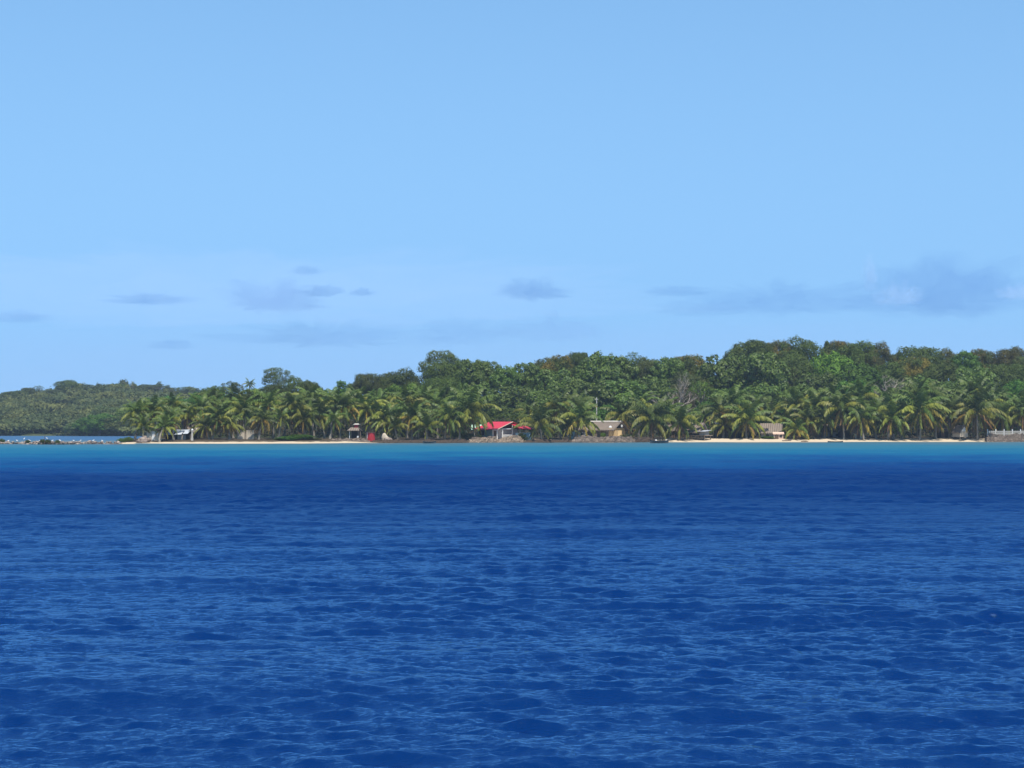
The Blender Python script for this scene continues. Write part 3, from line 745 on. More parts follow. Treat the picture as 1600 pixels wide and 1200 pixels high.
# ------------------------------------------------------------------ coconut palms
PT = [
 # px, py, Y, reach, kind, lean, label
 (214, 642, 309, 27, 'full', -.3, 'leftmost coconut palm, at the end of the sand point'),
 (224, 664, 305, 24, 'young', .2, 'short stocky palm nearest the tip of the sand point'),
 (241, 640, 312, 30, 'full_b', .5, 'palm with arching green fronds over the little cream hut'),
 (266, 652, 309, 28, 'skirt', .4, 'palm with a brown skirt between cream hut and grey metal sheets'),
 (272, 630, 322, 26, 'green', -.4, 'slim green palm rising behind the brown-skirted palm by the grey sheets'),
 (293, 645, 316, 28, 'gold_b', .3, 'palm with rusty orange fronds above the grey metal sheets'),
 (314, 634, 318, 32, 'full_c', .5, 'full palm just right of the tall thatched ridge'),
 (338, 650, 312, 30, 'skirt', -.5, 'palm with long brown skirt right of the thatched ridge'),
 (330, 628, 330, 28, 'green', .2, 'green palm second row behind the thatched ridge'),
 (352, 640, 320, 30, 'full', .6, 'leaning palm left of the woven fence panels'),
 (368, 622, 334, 29, 'green', -.3, 'upper palm left of the woven fence panels, second row'),
 (380, 640, 318, 34, 'full_b', .4, 'palm in front of the left woven panel with brown lower fronds'),
 (396, 628, 326, 32, 'skirt', .8, 'palm with shaggy brown skirt over the right woven panel'),
 (408, 652, 314, 28, 'gold', -.3, 'low palm with dead fronds right of the woven panels'),
 (390, 597, 430, 11, 'thin', .2, 'lone far palm seen small against the sky left of the umbrella tree'),
 (420, 628, 324, 35, 'full_c', .9, 'palm over the bright beach bushes, left one'),
 (440, 648, 318, 27, 'thin', -.5, 'thin dark palm behind the bright beach bushes'),
 (458, 634, 320, 36, 'full', -1.6, 'palm on a long pale curved trunk beside the beach bushes'),
 (486, 622, 334, 31, 'green', .4, 'green upper palm right of the curved-trunk palm, second row'),
 (497, 644, 322, 38, 'full_b', 1.0, 'broad star-shaped palm left of the thatched kiosk'),
 (520, 628, 334, 32, 'green', -.2, 'green palm behind the star-shaped palm and the kiosk'),
 (537, 633, 324, 38, 'gold', -.6, 'palm with hanging golden fronds above the thatched kiosk'),
 (560, 622, 340, 30, 'green', .3, 'upper green palm behind the kiosk and red booth'),
 (574, 637, 325, 33, 'full_c', .2, 'palm with limp olive fronds just above the red booth'),
 (604, 651, 325, 38, 'full', -1.0, 'low spreading palm with dark leaning trunk right of the red booth'),
 (597, 628, 338, 30, 'full_b', .5, 'palm standing behind the low spreading palm by the red booth'),
 (634, 630, 334, 36, 'full_c', .3, 'tall palm over the dark gap left of the palm thicket'),
 (640, 648, 326, 34, 'gold', .5, 'yellowing palm in the thicket between red booth and red roof'),
 (668, 664, 324, 30, 'young', -.2, 'low upright young palm in the middle of the thicket'),
 (682, 634, 334, 34, 'thin', .3, 'pale thin palm at the centre of the thicket'),
 (700, 652, 326, 34, 'full_b', -.6, 'palm in the thicket left of the two-coloured big palm'),
 (662, 620, 346, 30, 'green', .2, 'green palm behind the thicket, second row'),
 (734, 640, 328, 45, 'full', .9, 'big palm with spread yellow fronds just left of the red roof'),
 (843, 661, 331, 40, 'young', .3, 'stocky upright palm right beside the red-roofed house'),
 (826, 640, 352, 27, 'thin', -.4, 'brownish thin palm behind the right end of the red roof'),
 (873, 633, 336, 34, 'full_b', .3, 'tallest middle palm on a straight pale trunk'),
 (905, 652, 334, 40, 'gold', -.9, 'palm with drooping gold fronds over the blue-white shed'),
 (900, 632, 346, 32, 'green', .4, 'green palm behind the gold-fronded palm and blue-white shed'),
 (972, 648, 344, 35, 'full_c', .5, 'palm behind the right gable of the long thatched house'),
 (1000, 628, 352, 32, 'green', -.3, 'upper green palm behind the big feathery palm'),
 (1017, 652, 338, 46, 'full_b', .2, 'big feathery palm on the dark bank behind the canoe'),
 (1064, 655, 339, 40, 'full', -.4, 'palm with upright central spears left of the stilted hut'),
 (1042, 640, 352, 28, 'green', .3, 'small green palm between big feathery palm and the spear-topped one'),
 (1126, 640, 347, 34, 'gold', 1.2, 'leaning palm with orange fronds over the dark shelter'),
 (1146, 628, 352, 34, 'green', -.3, 'upper green palm behind the leaning orange-fronded one'),
 (1166, 655, 344, 42, 'full_c', .1, 'broad drooping palm right of the dark shelter'),
 (1184, 634, 354, 32, 'green', .2, 'green palm behind the broad drooping one by the dark shelter'),
 (1232, 656, 350, 34, 'thin', .6, 'thin grey-green palm in front of the woven hut'),
 (1246, 630, 352, 36, 'full', -.4, 'tall palm with pale lit fronds behind the woven hut'),
 (1244, 668, 344, 30, 'gold_b', .5, 'low yellow palm right of the woven hut'),
 (1275, 634, 350, 35, 'full_b', .3, 'tall green palm halfway between the two huts'),
 (1262, 652, 346, 32, 'skirt', -.3, 'palm with dead hanging fronds right of the low yellow palm'),
 (1314, 634, 346, 44, 'skirt', .3, 'big palm with one rust red dead frond hanging'),
 (1345, 618, 352, 38, 'full_c', -.2, 'highest right palm on the slope, above the small grey hut'),
 (1346, 650, 345, 34, 'gold', .2, 'palm with golden fronds over the small grey hut'),
 (1300, 622, 358, 32, 'green', .3, 'green palm behind the palm with the rust red dead frond'),
 (1392, 650, 345, 42, 'full_b', -.5, 'palm with drooping olive fronds left of the yellowest palm'),
 (1384, 626, 354, 34, 'green', .4, 'upper green palm left of the yellowest palm'),
 (1438, 636, 345, 46, 'gold', .1, 'yellowest palm, wide star of bright fronds on the right beach'),
 (1436, 616, 356, 36, 'green', -.2, 'dark green palm directly behind the yellowest palm'),
 (1464, 622, 355, 33, 'green', .3, 'green palm between the yellowest palm and the brown palm'),
 (1484, 636, 350, 40, 'gold_b', -.3, 'brownish palm behind the white-gabled hut'),
 (1525, 640, 346, 50, 'gold', .4, 'great palm with long brown-edged fronds right of the white-gabled hut'),
 (1522, 614, 358, 36, 'green', -.2, 'dark upright palm behind the great brown-edged palm'),
 (1566, 646, 352, 36, 'full_c', .3, 'palm behind the white picket fence, left one'),
 (1598, 642, 352, 36, 'full', -.2, 'palm over the lilac-roofed house at the right edge'),
 (1556, 626, 360, 30, 'green', .2, 'slim green palm in second row right of the great brown-edged palm'),
  (255, 664, 306, 24, 'thin', -.3, 'small palm between the cream hut and the brown-skirted palm'),
  (322, 662, 311, 26, 'skirt', .3, 'low palm with dry fronds right of the pale gate pillar'),
  (360, 660, 313, 26, 'gold_b', -.2, 'low brownish palm against the left end of the woven panels'),
  (474, 652, 319, 28, 'full_c', .3, 'low palm between the curved-trunk palm and the star-shaped one'),
  (520, 652, 321, 28, 'thin', -.3, 'small palm leaning over the dark bank left of the kiosk'),
  (618, 664, 323, 26, 'young', .2, 'small dark palm right of the low spreading palm'),
  (655, 652, 327, 30, 'full_c', -.3, 'olive palm in the thicket beside the low upright young palm'),
  (716, 656, 327, 28, 'green', .2, 'small green palm under the two-coloured big palm'),
  (858, 650, 340, 30, 'full_c', -.2, 'palm between the stocky upright palm and the tallest middle palm'),
  (888, 664, 333, 26, 'young', .1, 'short dark palm at the foot of the tallest middle palm'),
  (1102, 646, 354, 26, 'thin', .3, 'thin palm behind the stilted hut'),
  (1132, 660, 345, 28, 'full_c', -.4, 'low palm in the dark shade of the dark shelter, on its left'),
  (1204, 640, 353, 30, 'full_b', .2, 'palm rising behind the tan thatch of the woven hut'),
  (1290, 652, 347, 32, 'full', -.3, 'palm between the dry brushwood and the grey shaded hut'),
  (1330, 640, 349, 32, 'green', .2, 'green palm right beside the palm with the rust red dead frond'),
  (1366, 644, 347, 34, 'full_c', .3, 'palm right of the small pale grey hut'),
  (1412, 642, 348, 34, 'full', -.3, 'green palm close left of the yellowest palm'),
  (1462, 650, 347, 32, 'skirt', .2, 'palm with brown skirt between yellowest palm and white-gabled hut'),
  (1504, 628, 354, 34, 'full_b', .2, 'green palm above the white-gabled hut'),
  (1544, 632, 354, 34, 'full_c', -.2, 'olive palm close right of the great brown-edged palm'),
  (1582, 634, 356, 32, 'green', .1, 'green palm between the fence palm and the right edge'),
]
for px, py, Y, rp, kind, lean, label in PT: palm(px, py, Y, rp, kind, label, lean)
# ------------------------------------------------------------------ village: materials
def simple(name, c, rough=.8, spec=.2, var=.25, scale=(2, 2, 2), bump=0):
    n = Nodes(name)
    ns = n.noise(n.coord('Object', scale), 1.0, 5)
    n.base(n.mix(ns, tuple(v * (1 - var) for v in c), tuple(min(1, v * (1 + var)) for v in c)), rough, spec)
    if bump: n.bump(ns, .7, bump)
    return n.m
def ribbed(name, c, freq, axis=0, rough=.5, var=.2, depth=.03):
    n = Nodes(name)
    vec = n.coord('Object'); sp = n.n('SeparateXYZ'); n.l(vec, sp.inputs[0])
    w = n.math('SINE', n.math('MULTIPLY', sp.outputs[axis], freq))
    ns = n.noise(n.coord('Object', (1.2, 1.2, 1.2)), 1.0, 5)
    k = n.math('ADD', n.math('MULTIPLY', w, .25), ns, True)
    n.base(n.mix(k, tuple(v * (1 - var) for v in c), tuple(min(1, v * (1 + var)) for v in c)), rough, .3)
    n.bump(w, .8, depth); return n.m
def stone(name, a, b, scale=2.4):
    n = Nodes(name)
    v = n.n('TexVoronoi'); v.inputs['Scale'].default_value = scale; n.l(n.coord('Object', (1, 1, 1.5)), v.inputs['Vector'])
    e = n.n('TexVoronoi', feature='DISTANCE_TO_EDGE'); e.inputs['Scale'].default_value = scale; n.l(n.coord('Object', (1, 1, 1.5)), e.inputs['Vector'])
    sp = n.n('SeparateColor'); n.l(v.outputs['Color'], sp.inputs[0])
    c = n.mix(sp.outputs[0], a, b); c = n.mix(n.maprange(e.outputs['Distance'], 0, .07), (.05, .04, .035), c)
    n.base(n.mix(n.noise(n.coord('Object', (5, 5, 5)), 1.0, 4), n.mix(.45, c, (.08, .06, .05)), c), .9, .15)
    n.bump(e.outputs['Distance'], .8, .15); return n.m
M_THATCH = ribbed('thatch', (.17, .135, .105), 16, 0, .95, .35, .05)
M_THATCH_D = ribbed('dark_thatch', (.11, .085, .062), 14, 0, .95, .35, .05)  # same ribbed thatch in a darker tone
M_RED = ribbed('red_sheet_roof', (.43, .026, .042), 22, 0, .5, .22, .02)
M_TIN = ribbed('grey_sheet_metal', (.38, .40, .43), 30, 0, .4, .2, .02)
M_MINT = ribbed('mint_sheet_roof', (.36, .52, .38), 22, 0, .5, .15, .02)
M_LILAC = ribbed('lilac_sheet_roof', (.36, .27, .33), 22, 0, .5, .15, .02)
M_WHITE = simple('white_paint', (.62, .61, .58), .6, .3, .06)
M_CREAM = simple('cream_plaster', (.58, .50, .38), .85, .15, .18)
M_BAMBOO = ribbed('woven_bamboo', (.56, .39, .19), 26, 0, .8, .22, .015)
M_MAT = ribbed('woven_mat', (.44, .37, .28), 34, 0, .9, .2, .015)
M_GREYWALL = ribbed('grey_board_wall', (.25, .235, .21), 20, 0, .85, .25, .015)
M_PINKWALL = simple('pinkish_mat_wall', (.50, .36, .28), .9, .1, .2)
M_DARK = simple('interior_shade', (.035, .032, .030), .9, .1, .3)  # near-black colour standing in for unlit insides and shaded walls
M_WOOD = ribbed('weathered_timber', (.22, .17, .125), 30, 2, .85, .3, .01)
M_BROWN = simple('brown_timber', (.10, .064, .044), .8, .2, .3)
M_BANK = simple('shade_toned_bank_earth', (.050, .036, .026), .95, .1, .4, (2, 2, 4), .05)  # earth colour darkened in place of the missing palm shade
M_TEAL = simple('dull_teal_wall', (.10, .19, .20), .7, .2, .2)
M_BLUE = simple('pale_blue_wall', (.33, .50, .58), .7, .2, .15)
M_REDPAINT = simple('red_paint', (.34, .022, .026), .5, .3, .15)
M_STONE = stone('seawall_stone', (.16, .115, .08), (.32, .235, .16))
M_STONE_G = stone('grey_stone', (.11, .085, .064), (.215, .165, .125), 2.0)
M_REEF = stone('reef_rock', (.17, .13, .11), (.40, .33, .27), 1.5)
M_CONC = simple('concrete', (.42, .39, .34), .9, .15, .2, (3, 3, 3), .02)
M_HULL = simple('dark_hull', (.06, .07, .075), .6, .3, .3)
M_HULLIN = simple('hull_timber', (.24, .19, .14), .8, .2, .25)
M_FEATHER = simple('white_feather', (.82, .81, .78), .8, .2, .05)
M_BILL = simple('yellow_bill', (.5, .33, .06), .5)
M_LEG = simple('dark_bird_leg', (.03, .03, .03), .6)
M_POLE = simple('grey_pole', (.42, .40, .37), .8, .2, .15, (2, 2, 8))
M_DRIFT = simple('driftwood', (.33, .28, .22), .9, .1, .3, (3, 3, 3), .02)

class Part:
    """collects shapes for one mesh object"""
    def __init__(s): s.bm = bmesh.new()
    def box(s, x, y, z, sx, sy, sz, rz=0, ry=0):
        """box whose base centre is (x, y, z)"""
        m = Matrix.Translation((x, y, z + sz / 2)) @ Matrix.Rotation(rz, 4, 'Z') @ Matrix.Rotation(ry, 4, 'Y') @ Matrix.Diagonal((sx, sy, sz, 1))
        bmesh.ops.create_cube(s.bm, size=1, matrix=m); return s
    def slab(s, q, t):
        """a sheet with the four corners q and thickness t below them"""
        q = [Vector(p) for p in q]
        nrm = (q[1] - q[0]).cross(q[2] - q[0]).normalized()
        if nrm.z < 0: nrm = -nrm
        a = [s.bm.verts.new(p) for p in q]; b = [s.bm.verts.new(p - nrm * t) for p in q]
        k = len(q)
        s.bm.faces.new(a); s.bm.faces.new(b[::-1])
        for i in range(k): s.bm.faces.new((a[i], b[i], b[(i + 1) % k], a[(i + 1) % k]))
        return s
    def bar(s, p, q, r, r2=None, k=6):
        V, F = tube([p, ((np.array(p) + np.array(q)) / 2).tolist(), q], [r, (r + (r2 or r)) / 2, r2 or r], k)
        v = [s.bm.verts.new(c) for c in V]
        for f in F: s.bm.faces.new([v[i] for i in f])
        s.bm.faces.new(v[:k][::-1]); s.bm.faces.new(v[-k:]); return s
    def prism(s, tri, y0, y1):
        """a polygon in the x-z plane given thickness along y"""
        a = [s.bm.verts.new((x, y0, z)) for x, z in tri]; b = [s.bm.verts.new((x, y1, z)) for x, z in tri]
        s.bm.faces.new(a); s.bm.faces.new(b[::-1]); n = len(tri)
        for i in range(n): s.bm.faces.new((a[i], b[i], b[(i + 1) % n], a[(i + 1) % n]))
        return s
    def ball(s, x, y, z, sx, sy, sz, sub=2, seed=0, rough=0.0, rot=0):
        m = Matrix.Translation((x, y, z)) @ Matrix.Rotation(rot, 4, 'Z') @ Matrix.Diagonal((sx, sy, sz, 1))
        g = bmesh.ops.create_icosphere(s.bm, subdivisions=sub, radius=1, matrix=m)
        if rough:
            for v in g['verts']:
                d = v.co - Vector((x, y, z))
                v.co = Vector((x, y, z)) + d * (1 + rough * mnoise.noise(Vector(d) * (1.6 / max(sx, sy, sz)) + Vector((seed * 7.3, seed * 3.1, seed))))
        return s
    def build(s, name, mat, parent=None, smooth=False):
        bmesh.ops.recalc_face_normals(s.bm, faces=s.bm.faces)
        me = bpy.data.meshes.new(name); s.bm.to_mesh(me); s.bm.free()
        me.materials.append(mat)
        for p in me.polygons: p.use_smooth = smooth
        return link(name, me, parent)

def ragged_eave(part, x0, x1, y, z, r, n=40, ln=.22):
    """thatch ends hanging from an eave"""
    for k in range(n):
        x = x0 + (x1 - x0) * (k + r.random()) / n
        part.slab([(x - .05, y, z), (x + .05, y, z), (x + .03, y - .02, z - ln * r.uniform(.4, 1)), (x - .03, y - .02, z - ln * r.uniform(.4, 1))], .015)

def gable(root, L, D, eave, ridge, over, roof_mat, thick=.12, ridge_cap=None, name='roof', thatch=False, seed=1):
    """roof with the ridge along local x, centred on the root"""
    r = np.random.default_rng(seed)
    a, b, h = L / 2 + over, D / 2 + over, ridge
    e = eave - (ridge - eave) * over / (D / 2)
    p = Part()
    p.slab([(-a, 0, h), (a, 0, h), (a, -b, e), (-a, -b, e)], thick)
    p.slab([(-a, .003, h), (a, .003, h), (a, b, e), (-a, b, e)], thick)
    if thatch: ragged_eave(p, -a, a, -b, e - .02, r, int(L * 9))
    o = p.build(name, roof_mat, root)
    if ridge_cap:
        c = Part().slab([(-a - .03, 0, h + .10), (a + .03, 0, h + .10), (a + .03, -.28, h - .06), (-a - .03, -.28, h - .06)], .05).slab([(-a - .03, .003, h + .10), (a + .03, .003, h + .10), (a + .03, .28, h - .06), (-a - .03, .28, h - .06)], .05)
        c.build('ridge_cap', ridge_cap, o)
    return o

def at(px, Y): 
    x = px_to_x(px, Y); return x, gz(x, Y)

# ------------------------------------------------------------------ village: buildings, from left to right
def cream_hut():
    x, g = at(241, 307)
    t = empty('cream_hut', (x, 307, g - .05), R(-8), 'little cream walled hut with a bright white door, leftmost on the sand', 'hut')
    Part().box(0, 0, 0, 1.9, 1.9, 1.75).build('wall', M_CREAM, t)
    p = Part().slab([(-1.25, -1.2, 1.80), (1.25, -1.2, 1.74), (1.25, 1.2, 2.2), (-1.25, 1.2, 2.26)], .12); ragged_eave(p, -1.25, 1.25, -1.2, 1.72, np.random.default_rng(3), 26)
    p.build('roof', M_THATCH_D, t)
    d = Part().box(.18, -.97, .15, .48, .05, 1.45).build('door', M_WHITE, t)
    Part().box(.36, -1.005, .85, .06, .03, .06).build('handle', M_BROWN, d)
    Part().box(.85, -.98, .9, .26, .05, .5).build('window', M_WHITE, t)
cream_hut()

def boulder(px, Y, w, h, mat, label, seed, name='boulder', cat='rock', group=None):
    x, g = at(px, Y)
    o = Part().ball(0, 0, h * .35, w / 2, w * .4, h * .75, 3, seed, .5).build(name, mat, None, True)
    o.location = (x, Y, g); return tag(o, label, cat, group)
boulder(226, 303.5, 1.7, .9, M_REEF, 'brownish boulder beside the little cream hut on the sand point', 1)
boulder(217, 302.6, 1.0, .45, M_REEF, 'low flat rock on the sand, left of the brownish boulder', 2)
boulder(601, 321, 1.0, 1.1, M_MAT, 'pale upright rock between dark palm trunks right of the red booth', 3)
boulder(607, 320.2, 1.5, .7, M_REEF, 'brown rock at the foot of the pale upright rock', 4)

def tin_shelter():
    x, g = at(279, 311)
    t = empty('tin_shelter', (x, 311, g), R(4), 'shelter with three tilted grey metal sheets for a roof, on the left sand', 'shed')
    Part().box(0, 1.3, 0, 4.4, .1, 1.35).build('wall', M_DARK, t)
    Part().box(.55, -.2, 0, 1.3, .9, .78).build('counter', M_GREYWALL, t)
    for (cx, w, z, dz, m) in ((-1.45, 1.45, 1.26, -.12, M_TIN), (.15, 1.15, 1.22, .10, M_TIN), (1.35, .85, 1.34, .16, M_TIN)):
        Part().slab([(cx - w / 2 - .15, -1.15, z - .42), (cx + w / 2 - .15, -1.15, z - .42 + dz * .4), (cx + w / 2 + .2, .2, z + .22 + dz * .4), (cx - w / 2 + .2, .2, z + .22)], .03).build('roof_sheet', m, t)
    Part().slab([(-1.6, .25, 1.42), (2.1, .25, 1.46), (2.1, 1.5, 1.62), (-1.6, 1.5, 1.6)], .05).build('back_roof', M_TIN, t)
    for sx in (-2.0, -.7, .75, 2.0): Part().bar((sx, -1.0, -.3), (sx, -1.0, .86), .05).build('post', M_WOOD, t)
tin_shelter()
def steep_thatch():
    Y = 317; x, g = at(299, Y)
    t = empty('thatched_house', (x, Y, g), R(-24), 'steep brown thatched house with pale gable boards, behind the grey metal sheets', 'house')
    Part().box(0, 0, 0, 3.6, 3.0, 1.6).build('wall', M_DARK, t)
    gable(t, 3.6, 3.0, 1.6, 3.25, .45, M_THATCH, .16, None, thatch=True)
    for s in (-1, 1):
        Part().slab([(s * 2.12, -2.02, 1.16), (s * 2.12, 0, 3.42), (s * 2.02, 0, 3.42), (s * 2.02, -2.02, 1.16)], .07).build('gable_board', M_CONC, t)
        Part().slab([(s * 2.12, 2.02, 1.16), (s * 2.12, 0, 3.42), (s * 2.02, 0, 3.42), (s * 2.02, 2.02, 1.16)], .07).build('gable_board', M_CONC, t)
steep_thatch()
def white_pillar():
    x, g = at(300.5, 308.5)
    o = Part().box(0, 0, -.1, .34, .34, .55).box(0, 0, .45, .24, .24, 1.0).box(0, 0, 1.45, .38, .38, .10).build('pillar', M_CONC)
    o.location = (x, 308.5, g); tag(o, 'short pale gate pillar at the right end of the grey metal sheets', 'pillar')
    o = Part().ball(0, 0, 0, .18, .18, .18).build('lamp_globe', M_WHITE, o, True); o.location = (0, 0, 1.72)
white_pillar()

def woven_fence():
    Y = 315; x, g = at(384, Y)
    t = empty('woven_fence', (x, Y, g - .1), R(3), 'two pale woven mat fence panels standing under palms behind the left beach', 'fence')
    Part().box(-.78, 0, .15, 1.15, .06, 1.42).build('panel', M_MAT, t)
    Part().box(.72, .03, .12, 1.25, .06, 1.52).build('panel', M_MAT, t)
    for sx in (-1.4, -.12, .06, 1.38): Part().bar((sx, .09, -.3), (sx, .09, 1.75), .045).build('post', M_WOOD, t)
woven_fence()

def stone_wall(name, px0, px1, Y0, Y1, h, mat, label, seed=1, thick=1.1):
    """a rough sea wall from photo column px0 to px1"""
    r = np.random.default_rng(seed)
    x0, x1 = px_to_x(px0, Y0), px_to_x(px1, Y1)
    n = int(abs(x1 - x0) / .30) + 2; m = 6
    V, F = [], []
    prof = [(-.35, -.8), (-.22, .25), (-.08, .65), (0, 1.0), (.5, 1.0), (1.0, .95), (1.0, -.8)]
    for i in range(n):
        u = i / (n - 1); x = x0 + (x1 - x0) * u; Y = Y0 + (Y1 - Y0) * u
        hh = h * (1 + .10 * math.sin(i * .37 + seed) + .06 * r.normal()) * (1 if 1 < i < n - 2 else .6)
        for (a, b) in prof:
            V.append((x + r.normal(0, .05), Y + a * thick + r.normal(0, .06), b * (hh if b > 0 else 1) + r.normal(0, .035)))
    k = len(prof)
    for i in range(n - 1):
        for j in range(k - 1): F.append((i * k + j, (i + 1) * k + j, (i + 1) * k + j + 1, i * k + j + 1))
    # end caps: fans of quads folded onto the middle of the profile
    for i in (0, n - 1): F += [(i * k, i * k + 1, i * k + 2, i * k + 3), (i * k, i * k + 3, i * k + 4, i * k + 6), (i * k + 4, i * k + 5, i * k + 6, i * k + 6)][:2]
    c = np.array([(x0 + x1) / 2, (Y0 + Y1) / 2, 0])
    o = link(name, mesh_np(name, np.array(V) - c, F, [mat])); o.location = c
    return tag(o, label, 'wall', None, 'thing')
stone_wall('stone_wall', 514, 578, 317.0, 317.5, .78, M_STONE_G, 'low grey-brown stone sea wall under the thatched kiosk and red booth', 2)
stone_wall('stone_wall', 733, 779, 322.5, 325.5, 1.0, M_STONE, 'left stretch of rust brown stone sea wall before the red-roofed house', 3)
stone_wall('stone_wall', 779, 818, 325.0, 327.3, 1.1, M_STONE, 'taller tan stone sea wall right under the white railing', 4, 1.4)
stone_wall('stone_wall', 893, 992, 330.2, 332.6, 1.05, M_STONE_G, 'long brown-grey stone sea wall before the long thatched house', 5, 1.3)
stone_wall('stone_wall', 992, 1024, 332.6, 333.6, .85, M_BANK, 'shade-toned earth bank at the right end of the long stone sea wall', 6, 1.5)
stone_wall('stone_wall', 1541, 1640, 342.4, 343.0, 1.35, M_STONE_G, 'grey stone sea wall carrying the white picket fence', 7)
stone_wall('rock_bank', 470, 514, 315.0, 317.0, .40, M_BANK, 'low shade-toned bank of earth left of the kiosk sea wall', 8, 1.6)
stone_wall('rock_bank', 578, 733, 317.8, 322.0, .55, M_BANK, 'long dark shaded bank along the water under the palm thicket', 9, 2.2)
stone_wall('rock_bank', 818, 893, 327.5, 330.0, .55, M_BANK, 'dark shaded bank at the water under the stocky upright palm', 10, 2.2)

def kiosk():
    Y = 319.5; x, g = at(554, Y)
    t = empty('thatched_kiosk', (x, Y, g), R(-10), 'small open kiosk with pinkish thatch and a tiny upper roof, on the low sea wall', 'kiosk')
    for sx in (-.7, .8):
        for sy in (-.6, .7): Part().bar((sx, sy, -.3), (sx, sy, 1.75), .06).build('post', M_WHITE if sx < 0 and sy < 0 else M_WOOD, t)
    Part().slab([(-1.05, -1.0, 1.62), (1.1, -1.0, 1.62), (.65, -.05, 2.15), (-.6, -.05, 2.15)], .1).slab([(-1.05, 1.0, 1.62), (1.1, 1.0, 1.62), (.65, .0, 2.15), (-.6, .0, 2.15)], .1).build('roof', M_THATCH, t)
    Part().box(.3, .1, 2.06, .55, .5, .5).build('lantern_box', M_REDPAINT, t)
    Part().slab([(-.15, -.35, 2.62), (.85, -.35, 2.62), (.65, .15, 2.78), (.05, .15, 2.78)], .05).slab([(-.15, .6, 2.62), (.85, .6, 2.62), (.65, .16, 2.78), (.05, .16, 2.78)], .05).build('upper_roof', M_CONC, t)
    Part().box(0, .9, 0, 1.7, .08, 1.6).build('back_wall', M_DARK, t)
    o = Part().bar((0, 0, 0), (0, 0, .46), .13, .15, 10).build('bucket', M_WHITE); xx, gg = at(559, 318.2); o.location = (xx, 318.2, .74)
    tag(o, 'white bucket standing on the low sea wall under the kiosk', 'bucket')
kiosk()
def booth():
    Y = 319; x, g = at(580, Y)
    t = empty('red_booth', (x, Y, g), R(16), 'red booth with curved front beside the thatched kiosk', 'booth')
    p = Part(); n = 8
    for k in range(n):
        a0, a1 = R(200 + 140 * k / n), R(200 + 140 * (k + 1) / n)
        p.slab([(.68 * math.cos(a0), .62 * math.sin(a0) + .3, 1.5), (.68 * math.cos(a1), .62 * math.sin(a1) + .3, 1.5), (.68 * math.cos(a1), .62 * math.sin(a1) + .3, -.05), (.68 * math.cos(a0), .62 * math.sin(a0) + .3, -.05)], .05)
    p.build('curved_wall', M_REDPAINT, t)
    Part().box(0, .55, -.1, 1.25, .9, 1.55).build('back_wall', M_REDPAINT, t)
    Part().bar((-.72, -.2, -.3), (-.72, -.2, 1.6), .04).build('post', M_WHITE, t)
    Part().box(0, .3, 1.56, 1.5, 1.5, .06).build('roof', M_BROWN, t)
booth()

def red_house():
    Y = 334; x, g = at(783, Y)
    g = max(g, .9)
    t = empty('red_roofed_house', (x, Y, g), R(-42), 'house with a bright red sheet roof and white porch rail, at the sea wall', 'house')
    L, D, e, rg = 5.0, 7.6, 1.5, 2.72
    Part().box(-.9, .2, -.4, 3.2, 6.8, 1.95).build('wall', M_TEAL, t)
    gable(t, L, D, e, rg, .25, M_RED, .07)
    # pale fascia on the near gable and the shaded opening of the porch
    Part().slab([(2.78, -4.05, 1.40), (2.78, 0, 2.76), (2.74, 0, 2.76), (2.74, -4.05, 1.40)], .10).build('gable_board', M_CREAM, t)
    Part().box(.735, .2, -.35, .05, 6.4, 1.8).build('porch_wall', M_WHITE, t)
    Part().box(.785, -2.2, -.35, .05, 1.1, 1.5).build('door', M_BROWN, t)
    Part().box(-1.6, -3.23, .35, 1.2, .05, .85).build('window', M_DARK, t)
    for y in (-3.7, -2.35, .2, 2.2): Part().box(2.45, y, -.45, .14, .14, 1.98 if abs(y) > 1 else 2.6).build('porch_post', M_WHITE, t)
    rl = Part().box(2.45, -1.1, .35, .09, 2.3, .12).box(2.45, -1.1, -.15, .07, 2.3, .08)
    for k in range(9): rl.box(2.45, -2.15 + k * .26, -.15, .07, .07, .55)
    rl.build('railing', M_WHITE, t)
    Part().box(2.45, 1.2, .3, .09, 1.8, .12).box(2.45, 1.2, -.3, .06, 1.8, .5).build('railing', M_WHITE, t)
    Part().box(2.42, -1.1, 1.42, .12, 2.6, .12).build('beam', M_WHITE, t)
    Part().slab([(2.7, -.3, 2.30), (2.7, 3.9, 1.95), (4.6, 3.9, 1.35), (4.6, -.3, 1.55)], .06).build('porch_roof', M_RED, t)
    for y in (0, 3.6): Part().bar((4.4, y, -.6), (4.4, y, 1.4), .06).build('porch_post', M_WOOD, t)
    Part().box(3.4, 2.0, -.5, 1.6, 2.4, 1.3).build('side_wall', M_BLUE, t)
red_house()
def mint_house():
    Y = 345; x, g = at(752, Y)
    t = empty('mint_roofed_house', (x, Y, g), R(-6), 'house showing only a pale mint green roof behind the red-roofed one', 'house')
    Part().box(0, 0, 0, 2.8, 3, 1.7).build('wall', M_CREAM, t)
    gable(t, 2.8, 3.0, 1.6, 2.35, .3, M_MINT, .06)
mint_house()

